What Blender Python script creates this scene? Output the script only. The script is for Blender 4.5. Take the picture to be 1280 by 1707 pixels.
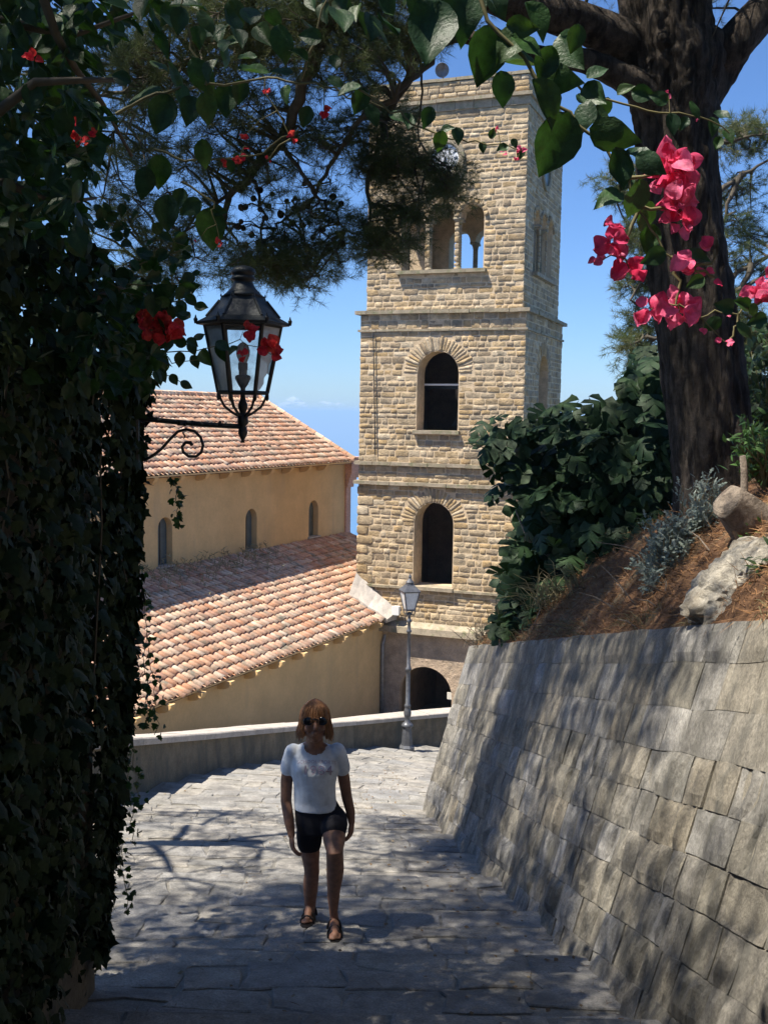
import bpy, bmesh, math, random
import numpy as np
from mathutils import Vector, Matrix, noise
from mathutils.bvhtree import BVHTree

# ------------------------------------------------------------------ scene, camera, light
for o in list(bpy.data.objects):
    bpy.data.objects.remove(o)
SC = bpy.context.scene
COL = SC.collection
rng = np.random.default_rng(7)
random.seed(7)

FPX, PITCH, ROLL = 1750.0, math.radians(5.34), math.radians(0.9)
cam_data = bpy.data.cameras.new("camera")
cam_data.sensor_fit = 'VERTICAL'
cam_data.sensor_height = 24.0
cam_data.lens = 24.0 * FPX / 1707.0
cam_data.clip_start = 0.05
cam_data.clip_end = 200000
cam = bpy.data.objects.new("camera", cam_data)
COL.objects.link(cam)
CAMR = Matrix.Rotation(math.pi / 2 - PITCH, 3, 'X') @ Matrix.Rotation(ROLL, 3, 'Z')
cam.matrix_world = CAMR.to_4x4()
SC.camera = cam

SUN_EL = math.radians(63)
SUN_H = Vector((-0.93, -0.37, 0)).normalized()
SUN = Vector((SUN_H.x * math.cos(SUN_EL), SUN_H.y * math.cos(SUN_EL), math.sin(SUN_EL)))
world = bpy.data.worlds.new("World")
SC.world = world
world.use_nodes = True
wn = world.node_tree.nodes
wl = world.node_tree.links
wn.clear()
w_out = wn.new('ShaderNodeOutputWorld')
w_bg = wn.new('ShaderNodeBackground')
w_sky = wn.new('ShaderNodeTexSky')
w_sky.sky_type = 'NISHITA'
w_sky.sun_disc = False
w_sky.sun_elevation = SUN_EL
w_sky.sun_rotation = math.atan2(SUN_H.x, SUN_H.y)
w_sky.altitude = 300
w_sky.air_density = 1.0
w_sky.dust_density = 0.25
w_sky.ozone_density = 2.2
w_tc = wn.new('ShaderNodeTexCoord')
w_sep = wn.new('ShaderNodeSeparateXYZ')
w_ramp = wn.new('ShaderNodeValToRGB')
w_ramp.color_ramp.elements[0].position = 0.0
w_ramp.color_ramp.elements[0].color = (.50, .68, 1.0, 1)
w_ramp.color_ramp.elements[1].position = 0.55
w_ramp.color_ramp.elements[1].color = (.56, .76, 1.0, 1)
wl.new(w_tc.outputs['Generated'], w_sep.inputs[0])
wl.new(w_sep.outputs['Z'], w_ramp.inputs[0])
w_hsv = wn.new('ShaderNodeMix')
w_hsv.data_type = 'RGBA'
w_hsv.blend_type = 'MULTIPLY'
w_hsv.inputs[0].default_value = 1.0
wl.new(w_ramp.outputs[0], w_hsv.inputs[7])
w_bg.inputs['Strength'].default_value = 0.078
wl.new(w_sky.outputs[0], w_hsv.inputs[6])
wl.new(w_hsv.outputs[2], w_bg.inputs['Color'])
wl.new(w_bg.outputs[0], w_out.inputs['Surface'])

sun_data = bpy.data.lights.new("sun", 'SUN')
sun_data.energy = 5.0
sun_data.angle = math.radians(0.5)
sun_data.color = (1.0, 0.93, 0.80)
sun = bpy.data.objects.new("sun", sun_data)
COL.objects.link(sun)
sun.rotation_euler = SUN.to_track_quat('Z', 'Y').to_euler()
sun.location = SUN * 60

SC.view_settings.view_transform = 'Standard'
SC.view_settings.look = 'None'
SC.view_settings.gamma = 1.0
SC.view_settings.use_curve_mapping = False
SC.view_settings.exposure = 1.1
SC.render.engine = 'CYCLES'
SC.cycles.max_bounces = 6
SC.cycles.diffuse_bounces = 3
SC.cycles.transparent_max_bounces = 12
SC.cycles.use_denoising = True


# ------------------------------------------------------------------ helpers
def ray(px, py):
    v = CAMR @ Vector(((px - 640) / FPX, -(py - 853.5) / FPX, -1.0))
    return v / v.y


def at(px, py, d):
    """The point d metres ahead that the photograph shows at this spot."""
    return ray(px, py) * d


def hit(px, py, p, n):
    r = ray(px, py)
    return r * (Vector(p).dot(n) / r.dot(n))


def worig(o):
    v = Vector((0, 0, 0))
    while o is not None:
        v += o.location
        o = o.parent
    return v


def tag(o, label=None, cat=None, group=None, kind=None):
    if label:
        o['label'] = label
    if cat:
        o['category'] = cat
    if group:
        o['group'] = group
    if kind:
        o['kind'] = kind
    return o


def thing(name, label, cat, loc=(0, 0, 0), group=None, kind=None):
    o = bpy.data.objects.new(name, None)
    o.empty_display_size = 0.2
    COL.objects.link(o)
    o.location = loc
    return tag(o, label, cat, group, kind)


def mesh_np(name, V, Fs, smooth=False, tint=None):
    """V (n,3), Fs: list of (m,k) index arrays."""
    me = bpy.data.meshes.new(name)
    V = np.asarray(V, dtype=np.float32)
    me.vertices.add(len(V))
    me.vertices.foreach_set('co', V.ravel())
    Fs = [np.asarray(f, dtype=np.int32) for f in Fs if len(f)]
    loops = np.concatenate([f.ravel() for f in Fs])
    sizes = np.concatenate([np.full(len(f), f.shape[1], dtype=np.int32) for f in Fs])
    starts = np.concatenate([[0], np.cumsum(sizes)[:-1]]).astype(np.int32)
    me.loops.add(len(loops))
    me.loops.foreach_set('vertex_index', loops)
    me.polygons.add(len(sizes))
    me.polygons.foreach_set('loop_start', starts)
    me.polygons.foreach_set('loop_total', sizes)
    if smooth:
        me.polygons.foreach_set('use_smooth', np.ones(len(sizes), dtype=bool))
    me.update(calc_edges=True)
    if tint is not None:
        a = me.attributes.new('tint', 'FLOAT', 'FACE')
        a.data.foreach_set('value', np.asarray(tint, dtype=np.float32))
    return me


def link(name, me, material=None, parent=None, rel=True):
    """Mesh in world coordinates -> an object; under a parent the coordinates are made relative to it."""
    if material is not None:
        me.materials.clear()
        me.materials.append(material)
    o = bpy.data.objects.new(name, me)
    COL.objects.link(o)
    if parent is not None:
        if rel:
            off = worig(parent)
            me.transform(Matrix.Translation(-off))
        o.parent = parent
    return o


class MB:
    def __init__(self):
        self.v, self.f, self.t = [], [], []
        self.cur = 0.0

    def add(self, vs, fs):
        b = len(self.v)
        self.v.extend([tuple(p) for p in vs])
        for f in fs:
            self.f.append(tuple(i + b for i in f))
            self.t.append(self.cur)

    def box(self, c, ax, ay, az, hx, hy, hz):
        c, ax, ay, az = Vector(c), Vector(ax) * hx, Vector(ay) * hy, Vector(az) * hz
        vs = [c + ax * i + ay * j + az * k for i in (-1, 1) for j in (-1, 1) for k in (-1, 1)]
        self.add(vs, [(0, 1, 3, 2), (4, 6, 7, 5), (0, 4, 5, 1), (2, 3, 7, 6), (0, 2, 6, 4), (1, 5, 7, 3)])

    def abox(self, x0, x1, y0, y1, z0, z1):
        self.box(((x0 + x1) / 2, (y0 + y1) / 2, (z0 + z1) / 2), (1, 0, 0), (0, 1, 0), (0, 0, 1), (x1 - x0) / 2, (y1 - y0) / 2, (z1 - z0) / 2)

    def tube(self, pts, radii, n=8, caps=True, sx=1.0):
        pts = [Vector(p) for p in pts]
        if not hasattr(radii, '__len__'):
            radii = [radii] * len(pts)
        rings = []
        prev = None
        for i, p in enumerate(pts):
            a = pts[max(i - 1, 0)]
            b = pts[min(i + 1, len(pts) - 1)]
            t = (b - a)
            if t.length < 1e-9:
                t = Vector((0, 0, 1))
            t.normalize()
            if prev is None:
                ref = Vector((0, 0, 1)) if abs(t.z) < 0.9 else Vector((1, 0, 0))
                x = t.cross(ref).normalized()
            else:
                x = (prev - t * prev.dot(t))
                if x.length < 1e-6:
                    x = t.orthogonal()
                x.normalize()
            prev = x
            y = t.cross(x)
            rings.append([p + (x * math.cos(2 * math.pi * k / n) * sx + y * math.sin(2 * math.pi * k / n)) * radii[i] for k in range(n)])
        vs = [q for r in rings for q in r]
        fs = []
        for i in range(len(pts) - 1):
            for k in range(n):
                a, b = i * n + k, i * n + (k + 1) % n
                fs.append((a, b, b + n, a + n))
        if caps:
            fs.append(tuple(range(n - 1, -1, -1)))
            m = (len(pts) - 1) * n
            fs.append(tuple(range(m, m + n)))
        self.add(vs, fs)

    def lathe(self, c, prof, n=16, axis=(0, 0, 1), phase=0.0):
        """prof: list of (radius, height)."""
        c = Vector(c)
        az = Vector(axis).normalized()
        ax = az.orthogonal().normalized() if abs(az.z) < 0.99 else Vector((1, 0, 0))
        ay = az.cross(ax)
        vs = []
        for r, h in prof:
            for k in range(n):
                a = 2 * math.pi * k / n + phase
                vs.append(c + az * h + (ax * math.cos(a) + ay * math.sin(a)) * r)
        fs = []
        for i in range(len(prof) - 1):
            for k in range(n):
                a, b = i * n + k, i * n + (k + 1) % n
                fs.append((a, b, b + n, a + n))
        fs.append(tuple(range(n - 1, -1, -1)))
        m = (len(prof) - 1) * n
        fs.append(tuple(range(m, m + n)))
        self.add(vs, fs)

    def ell(self, c, r, rot=None, nu=14, nv=9):
        c = Vector(c)
        vs, fs = [], []
        for j in range(nv + 1):
            th = math.pi * j / nv
            for k in range(nu):
                a = 2 * math.pi * k / nu
                p = Vector((math.sin(th) * math.cos(a) * r[0], math.sin(th) * math.sin(a) * r[1], math.cos(th) * r[2]))
                if rot is not None:
                    p = rot @ p
                vs.append(c + p)
        for j in range(nv):
            for k in range(nu):
                a, b = j * nu + k, j * nu + (k + 1) % nu
                fs.append((a, a + nu, b + nu, b))
        self.add(vs, fs)

    def prism(self, poly, off):
        """poly: list of points, extruded by the vector off."""
        n = len(poly)
        off = Vector(off)
        vs = [Vector(p) for p in poly] + [Vector(p) + off for p in poly]
        fs = [tuple(range(n - 1, -1, -1)), tuple(range(n, 2 * n))]
        for k in range(n):
            fs.append((k, (k + 1) % n, n + (k + 1) % n, n + k))
        self.add(vs, fs)

    def mesh(self, name, smooth=False):
        me = bpy.data.meshes.new(name)
        me.from_pydata(self.v, [], self.f)
        a = me.attributes.new('tint', 'FLOAT', 'FACE')
        a.data.foreach_set('value', np.array(self.t, dtype=np.float32))
        if smooth:
            me.polygons.foreach_set('use_smooth', np.ones(len(me.polygons), dtype=bool))
        me.update()
        return me

    def obj(self, name, material, parent=None, smooth=False, fix=False):
        me = self.mesh(name, smooth)
        if fix:
            bm = bmesh.new()
            bm.from_mesh(me)
            bmesh.ops.recalc_face_normals(bm, faces=bm.faces)
            bm.to_mesh(me)
            bm.free()
        return link(name, me, material, parent)


def evaluated(me, mods):
    """Apply modifiers to a mesh (list of functions that add them to a temporary object); returns a new mesh."""
    o = bpy.data.objects.new("work", me)
    COL.objects.link(o)
    for m in mods:
        m(o)
    dg = bpy.context.evaluated_depsgraph_get()
    dg.update()
    out = bpy.data.meshes.new_from_object(o.evaluated_get(dg))
    bpy.data.objects.remove(o)
    return out


def frames(axis, normal):
    """(N,3) axes and rough normals -> (N,3,3) rotation matrices with columns axis, side, normal."""
    a = axis / np.maximum(np.linalg.norm(axis, axis=1, keepdims=True), 1e-9)
    n = normal - a * np.sum(a * normal, axis=1, keepdims=True)
    n = n / np.maximum(np.linalg.norm(n, axis=1, keepdims=True), 1e-9)
    s = np.cross(n, a)
    return np.stack([a, s, n], axis=2)


def batch(name, templ, R, P, S, tint=None, smooth=False):
    """Joined copies of a template (verts, faces list of arrays) with rotations R, places P, scales S ((N,) or (N,3))."""
    V, Fs = templ
    V = np.asarray(V, dtype=np.float64)
    N = len(P)
    S = np.asarray(S)
    L = V[None, :, :] * (S[:, None, :] if S.ndim == 2 else S[:, None, None])
    W = np.einsum('nij,nkj->nki', R, L) + P[:, None, :]
    fo = []
    tints = []
    for f in Fs:
        f = np.asarray(f)
        idx = f[None, :, :] + (np.arange(N) * len(V))[:, None, None]
        fo.append(idx.reshape(-1, f.shape[1]))
        if tint is not None:
            tints.append(np.repeat(tint, len(f)))
    return mesh_np(name, W.reshape(-1, 3), fo, smooth, np.concatenate(tints) if tint is not None else None)


def unit(n):
    v = rng.normal(size=(n, 3))
    return v / np.linalg.norm(v, axis=1, keepdims=True)


def place(name, me, parent, pos, R, scale):
    """One part that shares its mesh; R is a 3x3 (numpy or Matrix)."""
    o = bpy.data.objects.new(name, me)
    COL.objects.link(o)
    o.parent = parent
    M3 = Matrix([list(r) for r in R])
    s = scale if hasattr(scale, '__len__') else (scale,) * 3
    M4 = M3.to_4x4() @ Matrix.Diagonal((s[0], s[1], s[2], 1))
    M4.translation = Vector(pos) - worig(parent)
    o.matrix_basis = M4
    return o


# ------------------------------------------------------------------ materials
def nodes(name):
    m = bpy.data.materials.new(name)
    m.use_nodes = True
    nt = m.node_tree
    b = nt.nodes['Principled BSDF']
    return m, nt.nodes, nt.links, b


def rampn(n, stops, interp='LINEAR'):
    r = n.new('ShaderNodeValToRGB')
    r.color_ramp.interpolation = interp
    els = r.color_ramp.elements
    while len(els) > 1:
        els.remove(els[-1])
    els[0].position = stops[0][0]
    els[0].color = (*stops[0][1], 1)
    for p, c in stops[1:]:
        e = els.new(p)
        e.color = (*c, 1)
    return r


def pal(n, l, palette):
    """A colour out of the palette: per object and per piece."""
    at_ = n.new('ShaderNodeAttribute')
    at_.attribute_name = 'tint'
    oi = n.new('ShaderNodeObjectInfo')
    ad = n.new('ShaderNodeMath')
    l.new(at_.outputs['Fac'], ad.inputs[0])
    l.new(oi.outputs['Random'], ad.inputs[1])
    fr = n.new('ShaderNodeMath')
    fr.operation = 'FRACT'
    l.new(ad.outputs[0], fr.inputs[0])
    k = len(palette)
    r = rampn(n, [((i + 0.5) / k, c) for i, c in enumerate(palette)])
    l.new(fr.outputs[0], r.inputs[0])
    return r


def noisen(n, l, scale, detail=5, rough=0.6, stretch=None, off=0.0):
    g = n.new('ShaderNodeNewGeometry')
    mp = n.new('ShaderNodeMapping')
    if stretch:
        mp.inputs['Scale'].default_value = stretch
    mp.inputs['Location'].default_value = (off, off * .7, off * 1.3)
    l.new(g.outputs['Position'], mp.inputs['Vector'])
    t = n.new('ShaderNodeTexNoise')
    t.inputs['Scale'].default_value = scale
    t.inputs['Detail'].default_value = detail
    t.inputs['Roughness'].default_value = rough
    l.new(mp.outputs[0], t.inputs['Vector'])
    return t


def mulc(n, l, a, b, fac=1.0, mode='MULTIPLY'):
    m = n.new('ShaderNodeMix')
    m.data_type = 'RGBA'
    m.blend_type = mode
    if hasattr(fac, 'is_linked') or hasattr(fac, 'links'):
        l.new(fac, m.inputs[0])
    else:
        m.inputs[0].default_value = fac
    for s, v in ((6, a), (7, b)):
        if hasattr(v, 'links'):
            l.new(v, m.inputs[s])
        else:
            m.inputs[s].default_value = (*v, 1)
    return m.outputs[2]


def rock_mat(name, palette, var=6.0, vamt=(0.62, 1.2), stain_or_shade=None, bump=0.5, bscale=25.0, dist=0.02, rough=0.9, stretch=None, spec=0.25, grain=.26):
    m, n, l, b = nodes(name)
    c = pal(n, l, palette).outputs[0]
    t = noisen(n, l, var, 6, 0.65)
    r = rampn(n, [(0.3, (vamt[0],) * 3), (0.7, (vamt[1],) * 3)])
    l.new(t.outputs['Fac'], r.inputs[0])
    c = mulc(n, l, c, r.outputs[0])
    tg = noisen(n, l, var * 14, 3, 0.7, None, 5.5)
    rg = rampn(n, [(0.32, (1 - grain,) * 3), (0.68, (1 + grain * .9,) * 3)])
    l.new(tg.outputs['Fac'], rg.inputs[0])
    c = mulc(n, l, c, rg.outputs[0])
    if stain_or_shade:
        col, sc, lo, hi, st = stain_or_shade
        t2 = noisen(n, l, sc, 5, 0.6, st, 3.1)
        r2 = rampn(n, [(lo, (0, 0, 0)), (hi, (1, 1, 1))])
        l.new(t2.outputs['Fac'], r2.inputs[0])
        c = mulc(n, l, c, col, r2.outputs[0], 'MIX')
    l.new(c, b.inputs['Base Color'])
    b.inputs['Roughness'].default_value = rough
    b.inputs['Specular IOR Level'].default_value = spec
    if bump:
        t3 = noisen(n, l, bscale, 8, 0.7, stretch, 1.7)
        bp = n.new('ShaderNodeBump')
        bp.inputs['Strength'].default_value = bump
        bp.inputs['Distance'].default_value = dist
        l.new(t3.outputs['Fac'], bp.inputs['Height'])
        l.new(bp.outputs[0], b.inputs['Normal'])
    return m


def leaf_mat(name, palette, transl=0.35, trc=None, rough=0.45, spec=0.4, vein=True):
    m, n, l, b = nodes(name)
    c = pal(n, l, palette).outputs[0]
    t = noisen(n, l, 60, 3)
    r = rampn(n, [(0.3, (0.65,) * 3), (0.7, (1.28,) * 3)])
    l.new(t.outputs['Fac'], r.inputs[0])
    c = mulc(n, l, c, r.outputs[0])
    l.new(c, b.inputs['Base Color'])
    b.inputs['Roughness'].default_value = rough
    b.inputs['Specular IOR Level'].default_value = spec
    tb = noisen(n, l, 190, 3, .6)
    bp = n.new('ShaderNodeBump')
    bp.inputs['Strength'].default_value = .35
    bp.inputs['Distance'].default_value = .004
    l.new(tb.outputs['Fac'], bp.inputs['Height'])
    l.new(bp.outputs[0], b.inputs['Normal'])
    tr = n.new('ShaderNodeBsdfTranslucent')
    if trc:
        l.new(mulc(n, l, c, trc, 1.0), tr.inputs['Color'])
    else:
        l.new(c, tr.inputs['Color'])
    mx = n.new('ShaderNodeMixShader')
    mx.inputs[0].default_value = transl
    out = [k for k in n if k.type == 'OUTPUT_MATERIAL'][0]
    l.new(b.outputs[0], mx.inputs[1])
    l.new(tr.outputs[0], mx.inputs[2])
    l.new(mx.outputs[0], out.inputs['Surface'])
    return m


def plain(name, col, rough=0.6, metal=0.0, spec=0.4, var=None, bump=0.0, bscale=60):
    m, n, l, b = nodes(name)
    b.inputs['Base Color'].default_value = (*col, 1)
    b.inputs['Roughness'].default_value = rough
    b.inputs['Metallic'].default_value = metal
    b.inputs['Specular IOR Level'].default_value = spec
    if var:
        t = noisen(n, l, var, 5)
        r = rampn(n, [(0.3, tuple(0.65 * x for x in col)), (0.7, tuple(1.15 * x for x in col))])
        l.new(t.outputs['Fac'], r.inputs[0])
        l.new(r.outputs[0], b.inputs['Base Color'])
    if bump:
        t3 = noisen(n, l, bscale, 6)
        bp = n.new('ShaderNodeBump')
        bp.inputs['Strength'].default_value = bump
        bp.inputs['Distance'].default_value = 0.01
        l.new(t3.outputs['Fac'], bp.inputs['Height'])
        l.new(bp.outputs[0], b.inputs['Normal'])
    return m


def glass_mat(name, col, clear):
    """Thin pane: partly see-through, partly a dusty film."""
    m, n, l, b = nodes(name)
    b.inputs['Base Color'].default_value = (*col, 1)
    b.inputs['Roughness'].default_value = 0.12
    tr = n.new('ShaderNodeBsdfTransparent')
    mx = n.new('ShaderNodeMixShader')
    t = noisen(n, l, 14, 4)
    r = rampn(n, [(0.3, (max(clear - .15, 0),) * 3), (0.7, (min(clear + .15, 1),) * 3)])
    l.new(t.outputs['Fac'], r.inputs[0])
    l.new(r.outputs[0], mx.inputs[0])
    out = [k for k in n if k.type == 'OUTPUT_MATERIAL'][0]
    l.new(b.outputs[0], mx.inputs[1])
    l.new(tr.outputs[0], mx.inputs[2])
    l.new(mx.outputs[0], out.inputs['Surface'])
    return m


MT = {}
MT['tower'] = rock_mat('tower_stone', [(.42, .295, .155), (.48, .36, .215), (.35, .255, .145), (.53, .415, .265), (.43, .335, .22), (.36, .295, .21), (.48, .335, .17), (.60, .495, .35), (.29, .22, .145), (.47, .365, .235)],
                       5, (.62, 1.2), ((.15, .13, .10), 2.2, .54, .74, None), 1.0, 18, .03)
MT['mortar'] = rock_mat('mortar', [(.60, .465, .31), (.54, .42, .28)], 5, (.7, 1.15), None, 0.5, 30)
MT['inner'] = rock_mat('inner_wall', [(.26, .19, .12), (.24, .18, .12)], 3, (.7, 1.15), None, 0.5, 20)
MT['trim'] = rock_mat('trim_stone', [(.37, .31, .23), (.32, .27, .19)], 5, (.65, 1.15), ((.18, .18, .10), 5, .52, .7, None), 0.5, 25)
MT['baseplaster'] = rock_mat('rough_render', [(.55, .42, .31), (.50, .39, .29)], 4, (.7, 1.15), ((.30, .25, .20), 2.2, .55, .72, None), 1.0, 9, .06)
MT['ochre'] = rock_mat('ochre_plaster', [(.66, .45, .22)], 1.1, (.86, 1.10), ((.50, .36, .21), 1.6, .56, .85, (1, 1, .16)), 0.15, 30, .01, .95, grain=.05)
MT['pink'] = rock_mat('pink_plaster', [(.62, .36, .27)], 2, (.85, 1.08), None, 0.1, 30, .01, .95)
MT['tile'] = rock_mat('roof_tile', [(.58, .30, .18), (.64, .41, .28), (.54, .27, .16), (.68, .50, .36), (.62, .36, .24), (.70, .55, .42), (.60, .38, .27), (.47, .26, .18), (.66, .45, .32)],
                      5, (.72, 1.18), ((.24, .21, .16), 2.6, .52, .68, None), 0.4, 30, .01, .9)
MT['under'] = rock_mat('under_tile', [(.36, .20, .13)], 4, (.6, 1.1), None, 0.3, 20)
MT['wallstone'] = rock_mat('retaining_stone', [(.25, .23, .19), (.275, .25, .205), (.245, .23, .205), (.28, .245, .19), (.275, .27, .265), (.26, .238, .195), (.36, .345, .325), (.235, .22, .195), (.30, .27, .22)],
                           4.0, (.5, 1.3), ((.13, .125, .11), 7.0, .50, .70, (1, 1, .22)), 1.0, 18, .035, .95, (1.5, 1.2, .30))  # dark vertical streaks: lichen, also painted stand-in for dapple and relief shade
MT['wallmortar'] = rock_mat('wall_mortar', [(.26, .235, .19)], 6, (.6, 1.1), None, 0.8, 25)
MT['paving'] = rock_mat('paving_stone', [(.28, .268, .25), (.31, .29, .265), (.255, .25, .245), (.295, .28, .255), (.33, .305, .27)],
                        5, (.62, 1.22), ((.14, .135, .13), 2.0, .50, .72, None), 0.9, 16, .03, .85)
MT['pathbase'] = rock_mat('path_mortar', [(.235, .22, .195)], 6, (.7, 1.1), None, 0.5, 30)
MT['parapet'] = rock_mat('stained_concrete', [(.20, .165, .115), (.18, .155, .115)], 3, (.6, 1.15), ((.10, .095, .075), 3.5, .45, .68, (1, 1, .25)), 0.5, 18)
MT['coping'] = rock_mat('coping', [(.44, .40, .36), (.48, .43, .38)], 5, (.75, 1.1), None, 0.3, 30)
MT['soil'] = rock_mat('needle_litter', [(.20, .105, .055), (.165, .09, .05)], 7, (.5, 1.3), ((.20, .16, .10), 2.5, .52, .7, None), 1.0, 40, .03, 1.0)
MT['litter'] = rock_mat('dry_needles', [(.28, .145, .065), (.23, .12, .055), (.34, .20, .10), (.20, .11, .06)], 5, (.8, 1.2), None, 0)
MT['terrain'] = rock_mat('scrub', [(.09, .10, .05)], .3, (.6, 1.2), ((.22, .18, .11), .2, .5, .65, None), 0.5, 2, .2)
MT['deadleaf'] = rock_mat('dead_leaf', [(.16, .10, .055), (.20, .14, .08), (.11, .075, .045), (.24, .19, .12)], 5, (.8, 1.2), None, 0)
MT['rock'] = rock_mat('limestone', [(.55, .50, .42)], 5, (.6, 1.15), ((.20, .17, .13), 4, .50, .70, None), 1.0, 14, .05)
MT['log'] = rock_mat('weathered_wood', [(.27, .22, .175)], 6, (.5, 1.25), ((.13, .10, .08), 5, .55, .72, (1, 3, 1)), 1.0, 22, .03)
MT['bark'] = rock_mat('pine_bark', [(.092, .074, .060), (.108, .086, .069)], 9, (.45, 1.5), ((.028, .023, .019), 13, .46, .60, (1, 1, .16)), 1.0, 13, .10, 1.0, (1, 1, .22))  # dark vertical streaks painted in for the shade of bark furrows
MT['needles'] = leaf_mat('pine_needles', [(.085, .12, .048), (.11, .14, .05), (.07, .105, .048), (.14, .15, .06)], .45, None, .5, .3)
MT['cone'] = rock_mat('pine_cone', [(.05, .038, .028)], 30, (.6, 1.2), None, .6, 60)
MT['fig'] = leaf_mat('fig_leaf', [(.019, .044, .019), (.025, .052, .021), (.016, .038, .017), (.03, .058, .022)], .14, (1.3, 1.6, .5), .55, .2)
MT['ivy'] = leaf_mat('ivy_leaf', [(.018, .034, .014), (.013, .026, .011), (.024, .042, .014), (.032, .048, .017)], .15, None, .55, .15)
MT['boug'] = leaf_mat('bougainvillea_leaf', [(.022, .055, .022), (.030, .066, .024), (.018, .048, .022), (.045, .08, .026), (.034, .08, .022)], .24, (1.5, 1.8, .5), .46, .4)
MT['bract'] = leaf_mat('pink_bract', [(.82, .09, .22), (.87, .15, .31), (.76, .05, .14), (.85, .12, .27), (.90, .21, .38)], .45, (1.1, 1.0, 1.0), .5, .3)
MT['bract_red'] = leaf_mat('red_bract', [(.75, .05, .05), (.72, .04, .08), (.78, .09, .07)], .42, None, .6, .2)
MT['stem'] = plain('stem', (.16, .14, .06), .7, var=20)
MT['twig'] = plain('twig', (.10, .085, .065), .9, var=20)
MT['drygrass'] = leaf_mat('dry_grass', [(.42, .36, .20), (.34, .28, .16), (.28, .26, .14)], .3)
MT['silver'] = leaf_mat('silver_leaf', [(.26, .31, .27), (.22, .27, .23), (.30, .34, .30)], .2, None, .8, .2)
MT['fresh'] = leaf_mat('fresh_leaf', [(.08, .17, .04), (.10, .20, .05), (.06, .13, .035)], .35)
MT['shrub'] = leaf_mat('shrub_leaf', [(.04, .075, .025), (.055, .095, .03), (.03, .06, .022)], .3)
MT['iron'] = plain('black_iron', (.030, .034, .036), .42, .3, .5, 30, .3, 80)
MT['greypaint'] = plain('grey_paint', (.11, .115, .13), .42, .3, .5, 12)
MT['zinc'] = plain('zinc_pipe', (.30, .30, .31), .45, .5, .5, 8)
MT['white'] = plain('white_enamel', (.75, .75, .74), .5)
MT['frost'] = glass_mat('frosted_pane', (.72, .74, .76), .12)
MT['dirty'] = glass_mat('dirty_pane', (.62, .65, .68), .38)
MT['clearpane'] = glass_mat('clear_pane', (.5, .55, .6), .93)
MT['darkpane'] = plain('dark_window', (.10, .12, .12), .35, 0, .5, 4)
MT['bronze'] = plain('bell_bronze', (.13, .13, .115), .5, .6, .5, 8)
MT['clock'] = plain('clock_enamel', (.80, .82, .84), .35)
MT['ink'] = plain('black_paint', (.02, .02, .022), .5)
MT['skin'] = plain('skin', (.27, .135, .085), .55, 0, .35, 25)
MT['shirt'] = plain('white_cotton', (.74, .77, .82), .85, 0, .2, 8, .25, 40)
MT['shorts'] = plain('dark_cotton', (.014, .014, .019), .8, 0, .2)
MT['hair'] = rock_mat('light_brown_hair', [(.33, .15, .06), (.29, .125, .05), (.38, .185, .08)], 40, (.55, 1.3), None, .6, 90, .01, .5, (1, 1, .12), .4)
MT['print'] = plain('shirt_print', (.40, .32, .40), .8)
MT['lens'] = plain('sunglass_lens', (.008, .009, .012), .12, 0, .6)
MT['sandal'] = plain('sandal_leather', (.018, .014, .012), .6)
MT['plaque'] = plain('plaque', (.62, .60, .55), .6)
_m, _n, _l, _b = nodes('sea_water')
_b.inputs['Base Color'].default_value = (.035, .16, .34, 1)
_b.inputs['Roughness'].default_value = 0.28
_b.inputs['IOR'].default_value = 1.33
MT['sea'] = _m
_m, _n, _l, _b = nodes('cloud_vapour')
_b.inputs['Base Color'].default_value = (.85, .86, .88, 1)
_b.inputs['Roughness'].default_value = 1.0
_b.inputs['Specular IOR Level'].default_value = 0
_lw = _n.new('ShaderNodeLayerWeight')
_lw.inputs['Blend'].default_value = .5
_rr = rampn(_n, [(0.05, (.78,) * 3), (0.7, (1.0,) * 3)])
_l.new(_lw.outputs['Facing'], _rr.inputs[0])
_tr = _n.new('ShaderNodeBsdfTransparent')
_mx = _n.new('ShaderNodeMixShader')
_l.new(_rr.outputs[0], _mx.inputs[0])
_l.new(_b.outputs[0], _mx.inputs[1])
_l.new(_tr.outputs[0], _mx.inputs[2])
_l.new(_mx.outputs[0], [k for k in _n if k.type == 'OUTPUT_MATERIAL'][0].inputs['Surface'])
MT['cloud'] = _m

Z = Vector((0, 0, 1))


# ------------------------------------------------------------------ ground levels
def interp(x, xs, ys):
    return float(np.interp(x, xs, ys))


GY = [-30, 0, 5.1, 7.1, 14.4, 25, 29, 60]
GZ = [-1.2, -1.68, -3.08, -3.62, -5.40, -8.28, -9.1, -9.7]


def ground(y):
    return interp(y, GY, GZ)


TREAD = 1.24


def xc(y):
    return interp(y, [0, 8, 14, 20, 25, 29, 34], [0, -.3, -1.3, -.9, 1.0, 3.2, 6.5])


def phi(y):
    return math.radians(interp(y, [0, 8, 14, 20, 25, 29], [0, 0, 5, 14, 24, 34]))


def stepline(y, w):
    """Point on the step line through the path centre at y, w metres to the right."""
    p = phi(y)
    return Vector((xc(y) + w * math.cos(p), y - w * math.sin(p), 0))


def tread_pt(k, s, w, dz=0.0):
    y0, y1 = k * TREAD, (k + 1) * TREAD
    f = s / TREAD
    p = stepline(y0, w).lerp(stepline(y1, w), f)
    z0, z1 = ground(y0) - .075, ground(y1) - .075
    p.z = z0 + (z1 - z0) * f * 0.55 + dz
    return p


# sea, hillside
S = MB()
S.add([(-90000, -90000, -280), (90000, -90000, -280), (90000, 90000, -280), (-90000, 90000, -280)], [(0, 1, 2, 3)])
tag(S.obj('sea', MT['sea']), 'calm blue sea far below, seen in the gap between church and bell tower', 'sea', kind='structure')

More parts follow.
